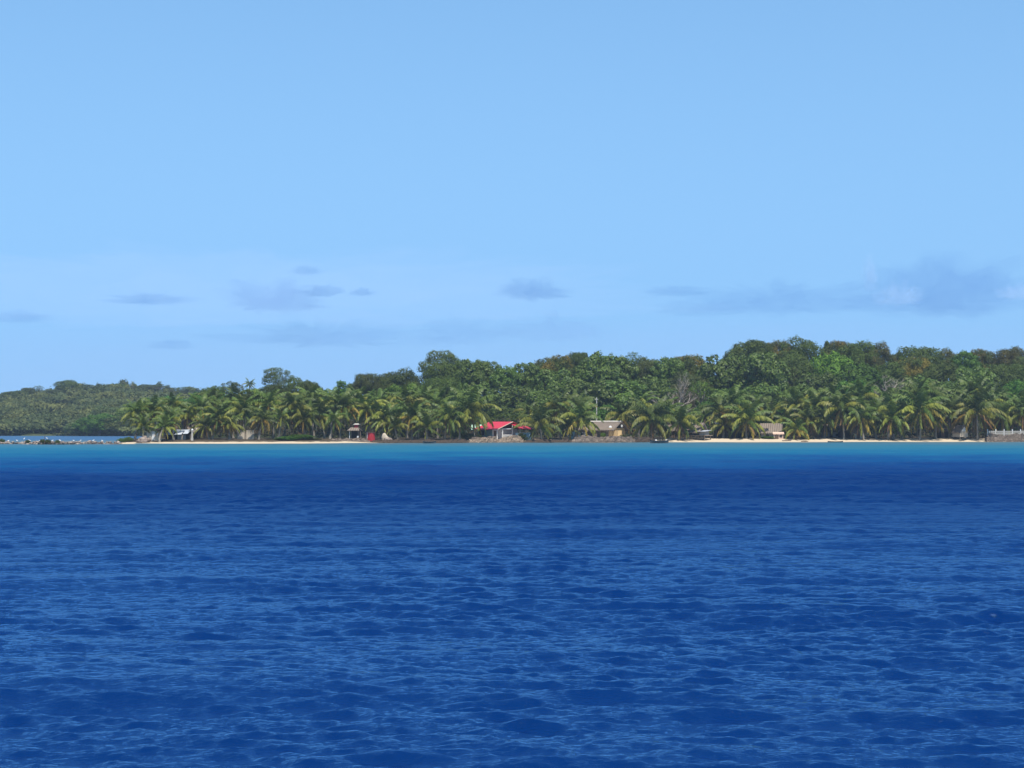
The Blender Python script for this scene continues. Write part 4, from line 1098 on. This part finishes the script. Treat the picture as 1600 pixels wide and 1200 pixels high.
def blue_shed():
    Y = 337.5; x, g = at(903, Y); g = max(g, .95)
    t = empty('blue_white_shed', (x, Y, g), R(5), 'low shed with pale blue and white walls, left of the long thatched house', 'shed')
    Part().box(-.5, 0, -.3, 1.7, 1.8, 1.35).build('blue_wall', M_BLUE, t)
    Part().box(.55, -.1, -.3, 1.3, 1.8, 1.15).build('white_wall', M_WHITE, t)
    Part().box(-.15, -.93, -.2, .5, .05, 1.0).build('door', M_DARK, t)
    Part().slab([(-1.5, -1.25, 1.05), (1.6, -1.25, 1.0), (1.6, 1.3, 1.45), (-1.5, 1.3, 1.5)], .06).build('roof', M_THATCH, t)
    Part().box(.6, -1.015, .25, .5, .04, .4).build('window', M_DARK, t)
blue_shed()
def long_house():
    Y = 340.5; x, g = at(944, Y); g = max(g, .95)
    t = empty('long_thatched_house', (x, Y, g), R(-37), 'long brown thatched house with pale ridge and golden woven gable wall', 'house')
    L, D = 6.2, 4.0
    Part().box(-.35, .25, -.3, L - .9, D - 1.1, 1.75).build('wall', M_GREYWALL, t)
    Part().box(L / 2 - .35, -.1, -.3, .55, D + .2, 1.85).build('gable_wall', M_BAMBOO, t)
    Part().box(L / 2 + .35, -1.3, -.35, 1.5, 1.2, 1.5).build('woven_annex', M_BAMBOO, t)
    gable(t, L, D, 1.55, 2.75, .55, M_THATCH, .18, M_CONC, thatch=True, seed=4)
    Part().slab([(-L / 2 - 1.9, -2.4, 1.15), (-L / 2 - .4, -2.4, 1.18), (-L / 2 - .4, .3, 2.25), (-L / 2 - 1.9, .3, 2.05)], .15).build('lean_to_roof', M_THATCH, t)
    Part().box(L / 2 + .56, .15, 1.72, .06, .5, .42).build('gable_vent', M_WHITE, t)
    Part().box(.75, -1.48, -.25, .75, .06, 1.5).build('door', M_BROWN, t)
    Part().box(-1.2, -1.48, .45, .9, .06, .6).build('window', M_DARK, t)
    Part().box(-.7, -1.9, -.1, .8, .4, .62).build('bench', M_CREAM, t)
    for sx in (-2.6, -.1, 1.6): Part().bar((sx, -2.35, -.5), (sx, -2.35, 1.2), .06).build('post', M_WOOD, t)
    d = empty('satellite_dish', (px_to_x(953.5, 337.4), 337.4, .9), 0, 'round white dish on a thin post in front of the long thatch', 'dish')
    Part().bar((0, 0, -.4), (0, 0, 1.55), .04).build('post', M_POLE, d)
    Part().ball(0, -.05, 1.75, .27, .10, .27).build('dish', M_WHITE, d, True)
    Part().bar((0, -.1, 1.6), (0, -.35, 1.72), .02).build('arm', M_POLE, d)
long_house()
def pole():
    Y = 346; x, g = at(932, Y)
    h = py_to_z(621, Y) - g
    t = empty('utility_pole', (x, Y, g), 0, 'tall slim grey pole rising above the long thatched roof', 'pole')
    Part().bar((0, 0, -.4), (.02, 0, h), .12, .085, 8).build('shaft', M_POLE, t)
    Part().box(.02, -.1, h - .4, .6, .07, .07).build('crossarm', M_POLE, t)
pole()

def stilt_hut():
    Y = 341; x, g = at(1085, Y)
    t = empty('stilted_hut', (x, Y, g), R(-32), 'thatched hut on stilts with a bright white gable piece, by the sand', 'hut')
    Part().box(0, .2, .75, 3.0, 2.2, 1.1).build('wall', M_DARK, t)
    gable(t, 3.0, 2.8, 1.65, 2.95, .45, M_THATCH, .17, thatch=True, seed=6)
    Part().prism([(-.62, 1.92), (.62, 1.92), (0, 2.72)], -.03, .03).build('gable_panel', M_WHITE, t).matrix_local = Matrix.Translation((1.52, 0, 0)) @ Matrix.Rotation(R(90), 4, 'Z')
    Part().slab([(1.4, -2.1, 1.42), (3.0, -2.0, 1.40), (3.0, .8, 1.62), (1.4, .8, 1.64)], .04).build('awning', M_TIN, t)
    Part().box(2.2, -.6, .7, 1.1, 1.6, .75).build('side_wall', M_GREYWALL, t)
    Part().box(1.0, -.2, .62, 4.0, 2.8, .12).build('floor', M_WOOD, t)
    for sx in (-1.2, .1, 1.4, 2.7):
        for sy in (-1.4, .9): Part().bar((sx, sy, -.4), (sx, sy, .66), .08).build('stilt', M_WOOD, t)
    Part().bar((-.6, -1.45, -.2), (1.3, -1.5, .62), .06).build('brace', M_WOOD, t)
    Part().box(-.5, -.92, .85, .7, .05, .8).build('door', M_BROWN, t)
stilt_hut()
def picket():
    Y = 340; x, g = at(1066, Y)
    p = Part(); r = np.random.default_rng(2)
    for k in range(12):
        xx = -.95 + k * .29 + r.normal(0, .03)
        p.bar((xx, 0, -.3), (xx + r.normal(0, .05), .02, .30 + .28 * r.random()), .055)
    p.bar((-1.05, .07, .22), (2.3, .07, .26), .03)
    o = p.build('log_palisade', M_DRIFT); o.location = (x, Y, g)
    tag(o, 'row of pale stubby logs on the sand before the stilted hut', 'fence')
picket()
def hut(px, Y, w, d, eave, ridge, rz, roof, wall, label, over=.4, stilts=False, door=True, gable_mat=None, name='thatched_hut', cat='hut', seed=1, window=True):
    x, g = at(px, Y)
    t = empty(name, (x, Y, g), rz, label, cat)
    f = .45 if stilts else -.2
    Part().box(0, 0, f, w, d, eave - f).build('wall', wall, t)
    gable(t, w, d, eave, ridge, over, roof, .15, thatch=True, seed=seed)
    if door: Part().box(-w * .18, -d / 2 - .03, f, .65, .06, min(1.35, eave - f - .1)).build('door', M_BROWN, t)
    if window: Part().box(w * .26, -d / 2 - .025, f + .5, .5, .05, .4).build('window', M_DARK, t)
    if gable_mat:
        q = Part().prism([(-d / 2 + .1, eave), (d / 2 - .1, eave), (0, ridge - .15)], -.03, .03).build('gable_panel', gable_mat, t)
        q.matrix_local = Matrix.Translation((w / 2 + .04, 0, 0)) @ Matrix.Rotation(R(90), 4, 'Z')
    if stilts:
        for sx in (-w / 2 + .15, w / 2 - .15):
            for sy in (-d / 2 + .15, d / 2 - .15): Part().bar((sx, sy, -.3), (sx, sy, f), .07).build('stilt', M_WOOD, t)
    return t
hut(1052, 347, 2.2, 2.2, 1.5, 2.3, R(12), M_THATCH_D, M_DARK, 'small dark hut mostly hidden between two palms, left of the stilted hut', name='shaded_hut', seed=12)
hut(1150, 348, 3.4, 2.6, 1.5, 2.7, R(10), M_THATCH_D, M_DARK, 'dark open shelter with dark thatch, in deep shade under palms', name='shaded_hut', seed=2)
def tin_lean():
    Y = 346; x, g = at(1123, Y)
    t = empty('tin_lean_to', (x, Y, g), R(8), 'small lean-to with one pale metal sheet, under the leaning orange-fronded palm', 'shed')
    Part().slab([(-.75, -.7, 2.55), (.75, -.7, 2.6), (.75, .7, 2.95), (-.75, .7, 2.9)], .04).build('roof_sheet', M_TIN, t)
    Part().box(0, .6, 0, 1.4, .08, 2.6).build('wall', M_DARK, t)
    for sx in (-.65, .65): Part().bar((sx, -.6, -.3), (sx, -.6, 2.6), .05).build('post', M_WOOD, t)
tin_lean()
hut(1205, 346.5, 3.3, 2.6, 1.4, 2.75, R(-14), M_THATCH, M_PINKWALL, 'woven hut with tan thatch and a pinkish wall in the sun', seed=3)
hut(1216, 344.3, 1.7, 1.3, 1.0, 1.25, R(-6), M_PINKWALL, M_PINKWALL, 'low pinkish mat-walled lean-to joined to the front of the woven hut', .15, name='mat_lean_to', cat='shed', seed=9)
def basin():
    Y = 346; x, g = at(1233, Y)
    t = empty('basin_stand', (x, Y, g), 0, 'small white basin set on a thin post right of the pinkish hut', 'basin')
    Part().bar((0, 0, -.2), (0, 0, 1.2), .04).build('post', M_WOOD, t)
    Part().bar((0, 0, 1.2), (0, 0, 1.42), .10, .17, 10).build('bowl', M_WHITE, t)
basin()
hut(1298, 353, 2.6, 2.4, 1.5, 2.5, R(14), M_THATCH_D, M_GREYWALL, 'grey shaded hut behind the palm with the rust red dead frond', name='shaded_hut', seed=5)
hut(1319, 352, 2.2, 2.2, 1.6, 2.5, R(-8), M_THATCH_D, M_DARK, 'dark thatched hut between the grey shaded hut and the small pale hut', .3, name='shaded_hut', seed=6)
hut(1344, 348, 1.8, 1.8, 1.35, 2.3, R(-12), M_THATCH, M_MAT, 'small pale grey-walled hut under golden palm fronds', seed=7)
hut(1473, 351, 2.2, 2.2, 1.7, 2.75, R(8), M_THATCH, M_DARK, 'thatched hut in shade just left of the white-gabled hut', name='shaded_hut', seed=8)
hut(1500, 347.5, 2.0, 1.9, 1.45, 2.6, R(-62), M_THATCH, M_MAT, 'white-gabled hut with pale mat walls on short stilts', .16, True, False, M_WHITE, seed=10, window=False)
def boat_bow():
    Y = 345; x, g = at(1395, Y)
    t = empty('stored_boat', (x, Y, g), R(80), 'small boat hauled out end-on among palm trunks, reddish inside', 'boat')
    canoe_parts(t, 2.6, .9, .85, M_HULL, M_REDPAINT)
def canoe_parts(t, L, w, h, m_out, m_in, thwarts=2):
    """an open hull pointed at both ends: shell with thickness, gunwale, thwarts"""
    n, k = 17, 9
    def shell(s, dz):
        V = []
        for i in range(n):
            u = -1 + 2 * i / (n - 1)
            b = (1 - abs(u) ** 2.4); sheer = h * (1 + .35 * u * u)
            for j in range(k):
                a = math.pi * j / (k - 1)
                V.append((u * L / 2 * (1 if s > .9 else .96), -math.cos(a) * w / 2 * b * s, sheer - (sheer - dz) * math.sin(a) ** .7))
        return V
    A, Bv = shell(1, 0), shell(.86, .06)
    F = []
    for off, flip in ((0, False), (n * k, True)):
        for i in range(n - 1):
            for j in range(k - 1):
                q = [off + i * k + j, off + (i + 1) * k + j, off + (i + 1) * k + j + 1, off + i * k + j + 1]
                F.append(q[::-1] if flip else q)
    for i in range(n - 1):
        for j in (0, k - 1): F.append([i * k + j, (i + 1) * k + j, n * k + (i + 1) * k + j, n * k + i * k + j])
    mi = [0] * ((n - 1) * (k - 1)) + [1] * ((n - 1) * (k - 1)) + [1] * (2 * (n - 1))
    link('hull', mesh_np('hull', A + Bv, F, [m_out, m_in], mi, True), t)
    for q in range(thwarts):
        u = -.35 + .7 * q / max(1, thwarts - 1)
        Part().box(u * L / 2, 0, h * .78, .16, w * (1 - abs(u) ** 2.4) * .92, .04).build('thwart', m_in, t)
boat_bow()
def sea_wall_house():
    Y = 355; x, g = at(1606, Y)
    t = empty('lilac_roofed_house', (x, Y, g), R(8), 'house with lilac-grey roof and white posts at the right edge', 'house')
    Part().box(.3, .6, -.2, 3.2, 2.4, 2.35).build('wall', M_WHITE, t)
    gable(t, 4.0, 4.0, 2.1, 3.1, .3, M_LILAC, .07)
    for sx in (-1.7, -.5, .8): Part().box(sx, -1.8, -.3, .16, .16, 2.4).build('post', M_WHITE, t)
    Part().box(-.6, -.63, .0, .7, .06, 1.7).build('door', M_DARK, t)
    Part().box(.8, -.63, .8, .8, .06, .7).build('window', M_DARK, t)
sea_wall_house()
def picket_fence():
    Y = 343.1; x = px_to_x(1543, Y); x1 = px_to_x(1636, Y + .6)
    t = empty('picket_fence', (x, Y, 1.25), math.atan2(.6, x1 - x), 'white picket fence with posts on top of the grey sea wall', 'fence')
    L = x1 - x
    p = Part(); n = int(L / .17)
    for k in range(n): p.box(k * .17, 0, .05, .085, .03, .72)
    p.build('picket', M_CONC, t)
    Part().box(L / 2, .035, .22, L, .03, .08).box(L / 2, .035, .60, L, .03, .06).build('rail', M_CONC, t)
    for k in range(int(L / 1.5) + 1): Part().box(k * 1.5, .08, -.2, .14, .10, 1.25).build('post', M_WHITE, t)
picket_fence()

# ------------------------------------------------------------------ boats, driftwood, birds and the rock jetty
def canoe(px, Y, z, L, w, h, rz, label, m_out, m_in, outrigger=False):
    t = empty('canoe', (px_to_x(px, Y), Y, z), rz, label, 'canoe')
    canoe_parts(t, L, w, h, m_out, m_in, 3)
    if outrigger:
        Part().bar((-L * .3, -1.15, .12), (L * .3, -1.15, .12), .09, .07).build('outrigger_float', m_in, t)
        for u in (-.18, .18): Part().bar((u * L, .2, h), (u * L, -1.15, .16), .035).build('outrigger_boom', m_in, t)
    return t
canoe(1030, 318, -.10, 3.1, .75, .50, R(3), 'dark canoe with two white bundles, afloat off the big feathery palm', M_HULL, M_HULLIN)
for px, s, lb in ((1025, .17, 'white bundle at the bow end of the floating dark canoe'), (1041, .16, 'white bundle at the stern end of the floating dark canoe, by the mast-like sticks')):
    x = px_to_x(px, 318)
    o = Part().ball(0, 0, 0, s, s * .8, s * 1.35, 2, px, .35).build('bundle', M_WHITE, None, True)
    o.location = (x, 318 + (x - px_to_x(1030, 318)) * .05, .42); tag(o, lb.split(', by')[0], 'bundle')
canoe(1305, 338.4, -.06, 2.7, .6, .22, R(-3), 'low dark canoe resting at the waterline of the right beach', M_HULL, M_HULLIN)
canoe(671, 316.5, -.08, 2.2, .55, .36, R(2), 'small pale-rimmed canoe in the shallows before the palm thicket', M_HULL, M_DRIFT)
def log(px, Y, L, r, rz, label):
    x, g = at(px, Y)
    o = Part().bar((-L / 2, 0, r * .6), (L / 2, 0, r * 1.1), r, r * .6, 8).bar((L * .1, 0, r), (L * .28, .1, r * 4), r * .4, r * .2, 5).build('driftwood_log', M_BROWN)
    o.location = (x, Y, g); o.rotation_euler = (0, 0, rz); tag(o, label, 'log')
log(1229, 340.2, 1.7, .09, R(14), 'dark driftwood log slanting on the sand below the white basin')
log(1583, 342.4 - 1.2, 1.4, .08, R(-5), 'dark driftwood stick on the sand under the picket fence wall')
log(1257, 338.9, 1.3, .09, R(-8), 'short driftwood log by the water, left of the beached dark canoe')

def jetty():
    """a long heap of reef stones"""
    r = np.random.default_rng(8)
    p = Part()
    for k in range(430):
        u = r.uniform(-230, 186); Y = 293.0 + .036 * max(0, u) + r.normal(0, .38)
        s = r.uniform(.16, .36) * (1.0 if u < 150 else .75)
        lvl = r.random()
        p.ball(px_to_x(u, Y), Y, -.02 + lvl * .36, s * r.uniform(.9, 1.5), s, s * r.uniform(.6, .95), 1, k, .45, r.uniform(0, 3))
    o = p.build('rock_jetty', M_REEF); tag(o, 'long low jetty of brown reef rocks crossing the water on the left', 'jetty')
    base = Part()
    q = [(px_to_x(-230, 293), 292.2, .12), (px_to_x(190, 300), 298.4, .12), (px_to_x(190, 300), 301.2, .12), (px_to_x(-230, 293), 294, .12)]
    base.slab(q, .7).build('rubble_core', M_REEF, o)
jetty()

def bird(px, py, Y, size, label, pose='perch', rz=0, group='small white seabirds on the rock jetty'):
    """a standing white bird; size = body length"""
    x = px_to_x(px, Y); z = py_to_z(py, Y)
    t = empty('egret' if pose == 'egret' else 'seabird', (x, Y, z), rz, label, 'bird', group)
    s = size * .85
    if pose == 'egret':
        V = [((-.50, 0, .62), .05), ((-.30, 0, .78), .13), ((0, 0, .95), .19), ((.22, 0, 1.05), .13), ((.30, 0, 1.22), .06), ((.24, 0, 1.42), .05), ((.30, 0, 1.58), .055), ((.42, 0, 1.64), .075), ((.52, 0, 1.62), .04)]
    else:
        V = [((-.62, 0, .40), .02), ((-.40, 0, .42), .09), ((-.05, 0, .48), .19), ((.22, 0, .56), .17), ((.36, 0, .70), .11), ((.46, 0, .78), .12), ((.56, 0, .76), .05)]
    pts, rad = [v[0] for v in V], [v[1] for v in V]
    tt = np.linspace(0, len(V) - 1, len(V) * 3 - 2)
    P3 = np.stack([np.interp(tt, range(len(V)), [q[k] for q in pts]) for k in range(3)], 1); r3 = np.interp(tt, range(len(V)), rad)
    vv, ff = tube(P3 * s, r3 * s, 8)
    n = len(vv); vv = np.concatenate([vv, [P3[0] * s - [.04 * s, 0, 0], P3[-1] * s + [.03 * s, 0, 0]]])
    capf = []
    for j in range(0, 8, 2): capf += [[n, (j + 2) % 8, j + 1, j], [n + 1, n - 8 + j, n - 8 + j + 1, n - 8 + (j + 2) % 8]]
    link('body', mesh_np('body', vv, np.concatenate([ff, capf]), [M_FEATHER], smooth=True), t)
    hx, hz = (.55, 1.61) if pose == 'egret' else (.58, .75)
    Part().bar((hx * s, 0, hz * s), ((hx + .2) * s, 0, (hz - .03) * s), .028 * s, .008 * s, 5).build('bill', M_BILL, t)
    hip = .80 if pose == 'egret' else .36
    for sy in (-.06, .06):
        Part().bar((.02 * s, sy * s, 0), (-.02 * s, sy * s, hip * s), .016 * s, .02 * s, 5).bar((.02 * s, sy * s, .01 * s), (.14 * s, sy * s, .01 * s), .014 * s, .008 * s, 4).build('leg', M_LEG, t)
    for sy in (-1, 1):
        c = (.95 if pose == 'egret' else .47) * s
        w = Part().ball(-.05 * s, sy * .17 * s, c, .34 * s, .045 * s, .14 * s, 2).build('wing', M_FEATHER, t, True)
    return t
E = 'egrets standing on the rock jetty'
bird(38, 688.4, 293.0, .33, 'white egret standing tall on the rock jetty, left one of two', 'egret', R(20), E)
bird(73.5, 687.6, 293.2, .34, 'white egret standing by the thin stake on the rock jetty', 'egret', R(200), E)
for k, (u, lb) in enumerate(((13.5, 'small white seabird nearest the left end of the rock jetty'), (27, 'small white seabird just left of the left egret on the jetty'),
        (46.5, 'small white seabird just right of the left egret on the jetty'), (62, 'small white seabird between the two egrets, near the thin stake'),
        (82, 'small white seabird first right of the egret by the stake'), (94, 'small white seabird second right of the egret by the stake'),
        (115.5, 'small white seabird halfway along the jetty toward the sand'), (126, 'small white seabird on the jetty right of the halfway bird'),
        (146, 'small white seabird on the jetty near its sandy end'), (160, 'small white seabird last before the sand point'))):
    bird(u, 689.6, 293.0 + .03 * u, .30 + .03 * (k % 3), lb, 'perch', R([10, 170, 200, -20][k % 4]))
def stake():
    Y = 293.4
    o = Part().bar((0, 0, -.3), (.03, 0, 1.25), .045, .03).bar((.02, 0, .8), (.14, 0, 1.0), .02, .012, 5).build('stake', M_BROWN); o.location = (px_to_x(70, Y), Y, .25)
    tag(o, 'thin dark stake standing up from the rock jetty beside an egret', 'stake')
stake()

# ------------------------------------------------------------------ bushes on the shore
def bush(px, py, wpx, Y, kind, mat, label, g0=None):
    t = tree(px, py, wpx, Y, kind, mat, label, 'bush', 'bush', None, gfun=(lambda x, y: gz(x, y)) if g0 is None else (lambda x, y: g0))
    return t
bush(3, 684.5, 8, 294, 'bush0', 'm', 'little dark bush on the jetty at the left edge', .2)
bush(67, 685.5, 7, 294.2, 'bush1', 'm', 'tiny dark bush on the jetty left of the thin stake', .2)
bush(75, 686.0, 8, 294.6, 'bush2', 'm', 'tiny dark bush on the jetty right of the thin stake', .2)
bush(44, 686.6, 6, 294.2, 'bush1', 'm', 'tiny green bush on the jetty behind the left egret', .2)
bush(90, 686.8, 6, 294.6, 'bush0', 'm', 'tiny green bush on the jetty right of the egret by the stake', .2)
bush(190, 684, 11, 303, 'bush0', 'l', 'low grassy green bush at the tip of the sand point')
bush(201, 682, 11, 304, 'bush2', 'l', 'bright low bush under the leftmost palms')
bush(447, 681, 26, 314, 'bush0', 'g', 'brightest green bush on the left beach')
bush(428, 685, 20, 315, 'bush1', 'm', 'dark green bush left of the brightest beach bush')
bush(470, 678, 28, 316, 'bush2', 'g', 'deep green bush right of the brightest beach bush')
bush(490, 684, 18, 317, 'bush1', 'm', 'dark low bush under the broad star-shaped palm')
bush(718, 670, 20, 330, 'bush0', 'l', 'lime bush between palm thicket and red-roofed house')
bush(738, 676, 20, 329, 'bush1', 'm', 'dark bush at the left corner of the red-roofed house')
bush(815, 676, 14, 330, 'bush2', 'm', 'dark bush at the right corner of the red-roofed house')
bush(942, 675.5, 6, 334.5, 'bush2', 'l', 'small bright plant before the wall of the long thatched house', .9)
bush(973, 678.5, 9, 334.5, 'bush0', 'o', 'olive bush against the golden woven gable wall', .8)
bush(1203, 681, 20, 345, 'bush1', 'l', 'pale green low bush on the sand before the pinkish hut')
bush(1250, 683, 26, 346, 'bush2', 'g', 'low strip of green bush right of the white basin')
bush(1272, 672, 26, 347, 'sparse1', 'd', 'dry brushwood bush between the low yellow palm and shaded hut')
bush(1560, 662, 22, 354, 'bush0', 'g', 'green bush peeping over the white picket fence')
# ------------------------------------------------------------------ far clouds: thin bodies of mist low over the horizon
def cloud_mat(name, dens, col):
    m = bpy.data.materials.new(name); m.use_nodes = True
    t = m.node_tree; t.nodes.remove(t.nodes['Principled BSDF'])
    v = t.nodes.new('ShaderNodeVolumePrincipled')
    v.inputs['Color'].default_value = (*col, 1); v.inputs['Density'].default_value = dens; v.inputs['Anisotropy'].default_value = 0
    t.links.new(v.outputs[0], t.nodes['Material Output'].inputs['Volume'])
    return m
CM = {}
def cloud(px, py, wpx, hpx, label, seed, op=.25, col=(.50, .62, .86), rough=.5, D=9000.0):
    """cloud body centred on the given photo position at distance D; op = opacity through its middle"""
    op = min(.8, op * CLOUD_OP)
    w, h = wpx / FPX * D / 2 * 1.12, hpx / FPX * D / 2 * 1.2
    dep = w * .6
    bm = bmesh.new(); bmesh.ops.create_icosphere(bm, subdivisions=6, radius=1)
    sv = Vector((seed * 3.7, seed * 1.9, seed * 5.3))
    asp = w / h
    for v in bm.verts:
        n = v.co.normalized()
        q = Vector((n.x * min(asp, 5) * .8, n.y * 2, n.z * 1.0))
        f = mnoise.fractal(q * 1.1 + sv, .8, 2.1, 5)
        f2 = mnoise.fractal(Vector((n.x * min(asp, 6) * 1.5, n.y * 3, n.z * 2.2)) + sv * 2, .9, 2.2, 4)
        k = 1 + rough * (.9 * f + .9 * f2)
        k = max(.38, k)
        zz = n.z * k
        if zz < 0: zz *= .45
        v.co = Vector((n.x * k * w, n.y * k * dep, zz * h * 1.2))
    me = bpy.data.meshes.new('cloud'); bm.to_mesh(me); bm.free()
    for p in me.polygons: p.use_smooth = True
    key = (round(op, 3), col, round(dep))
    dens = -math.log(1 - op) / (2 * dep)
    me.materials.append(CM.setdefault(key, cloud_mat('cloud_mist', dens, col)))
    o = link('cloud', me); o.location = (px_to_x(px, D), D, py_to_z(py + hpx * .2, D))
    tag(o, label, 'cloud', 'clouds low over the horizon')
BL = (.16, .34, .64); WH = (.58, .74, .93); MID = (.30, .48, .76)  # shadowed blue-grey and sunlit pale tones put into the mist colour
cloud(428, 464, 130, 44, 'domed cloud with pale top, biggest over the left wood', 1, .30, MID)
cloud(232, 467, 100, 15, 'thin dark streak of cloud over the far hill', 2, .28, BL, .6)
cloud(478, 422, 46, 13, 'small flat cloud highest in the left group', 3, .20, BL)
cloud(503, 454, 54, 18, 'small cloud right of the domed cloud', 4, .26, BL)
cloud(565, 456, 36, 11, 'smallest cloud, right end of the left group', 5, .24, BL)
cloud(22, 495, 100, 16, 'faint cloud cut by the left edge of the sky', 6, .20, BL, .6)
cloud(834, 452, 92, 30, 'single blue-grey cloud over the middle of the wood', 7, .30, BL)
cloud(510, 522, 230, 34, 'long faint cloud bank low over the dip in the wood', 8, .18, BL, .6)
cloud(268, 538, 64, 15, 'faint small cloud low above the far ridge', 9, .16, BL)
cloud(720, 520, 130, 36, 'faint ragged cloud bank above the layered tree', 10, .14, BL, .7)
cloud(868, 512, 120, 40, 'pale faint cloud below the single blue-grey cloud', 11, .15, MID, .6)
cloud(1060, 454, 90, 15, 'thin dark cloud streak at the left end of the long bank', 12, .22, BL, .5)
cloud(1230, 466, 260, 44, 'left part of the long blue-grey cloud bank', 13, .22, BL, .5, 9300.)
cloud(1478, 450, 240, 84, 'large blue-grey cloud, right part of the long bank', 14, .30, BL, .45, 9600.)
cloud(1361, 428, 20, 50, 'small pale upright puff standing on the long cloud bank', 15, .22, WH, .5, 8600.)
cloud(1405, 462, 60, 28, 'pale lit patch of cloud before the large blue-grey one', 16, .28, WH, .6, 8400.)
cloud(1592, 457, 60, 20, 'pale cloud patch cut by the right edge of the sky', 17, .30, WH, .5, 8500.)
cloud(1095, 482, 120, 22, 'faint low cloud under the left end of the long bank', 18, .14, BL, .5)
cloud(360, 450, 1150, 105, 'broad pale veil of thin cloud behind the left cloud group', 19, .16, (.72, .80, .95), .25, 12500.)
cloud(800, 575, 2300, 130, 'long pale haze layer added low along the whole horizon', 20, .16, (.50, .60, .78), .15, 14000.)  # added haze body that pales the lower sky, not a separate cloud
# ------------------------------------------------------------------ haze: the sea air between the boat and the far hill
def make_haze():
    x0, x1, y0, y1, z0, z1 = -900, 900, -60, 1500, -2.4, 38
    V = [(x, y, z) for z in (z0, z1) for y in (y0, y1) for x in (x0, x1)]
    F = [(0, 2, 3, 1), (4, 5, 7, 6), (0, 1, 5, 4), (2, 6, 7, 3), (0, 4, 6, 2), (1, 3, 7, 5)]
    m = bpy.data.materials.new('haze'); m.use_nodes = True
    t = m.node_tree; t.nodes.remove(t.nodes['Principled BSDF'])
    v = t.nodes.new('ShaderNodeVolumePrincipled')
    v.inputs['Color'].default_value = (.72, .84, 1, 1); v.inputs['Density'].default_value = HAZE; v.inputs['Anisotropy'].default_value = .2
    t.links.new(v.outputs[0], t.nodes['Material Output'].inputs['Volume'])
    me = mesh_np('haze', V, F, [m])
    tag(link('haze', me), kind='stuff')
make_haze()
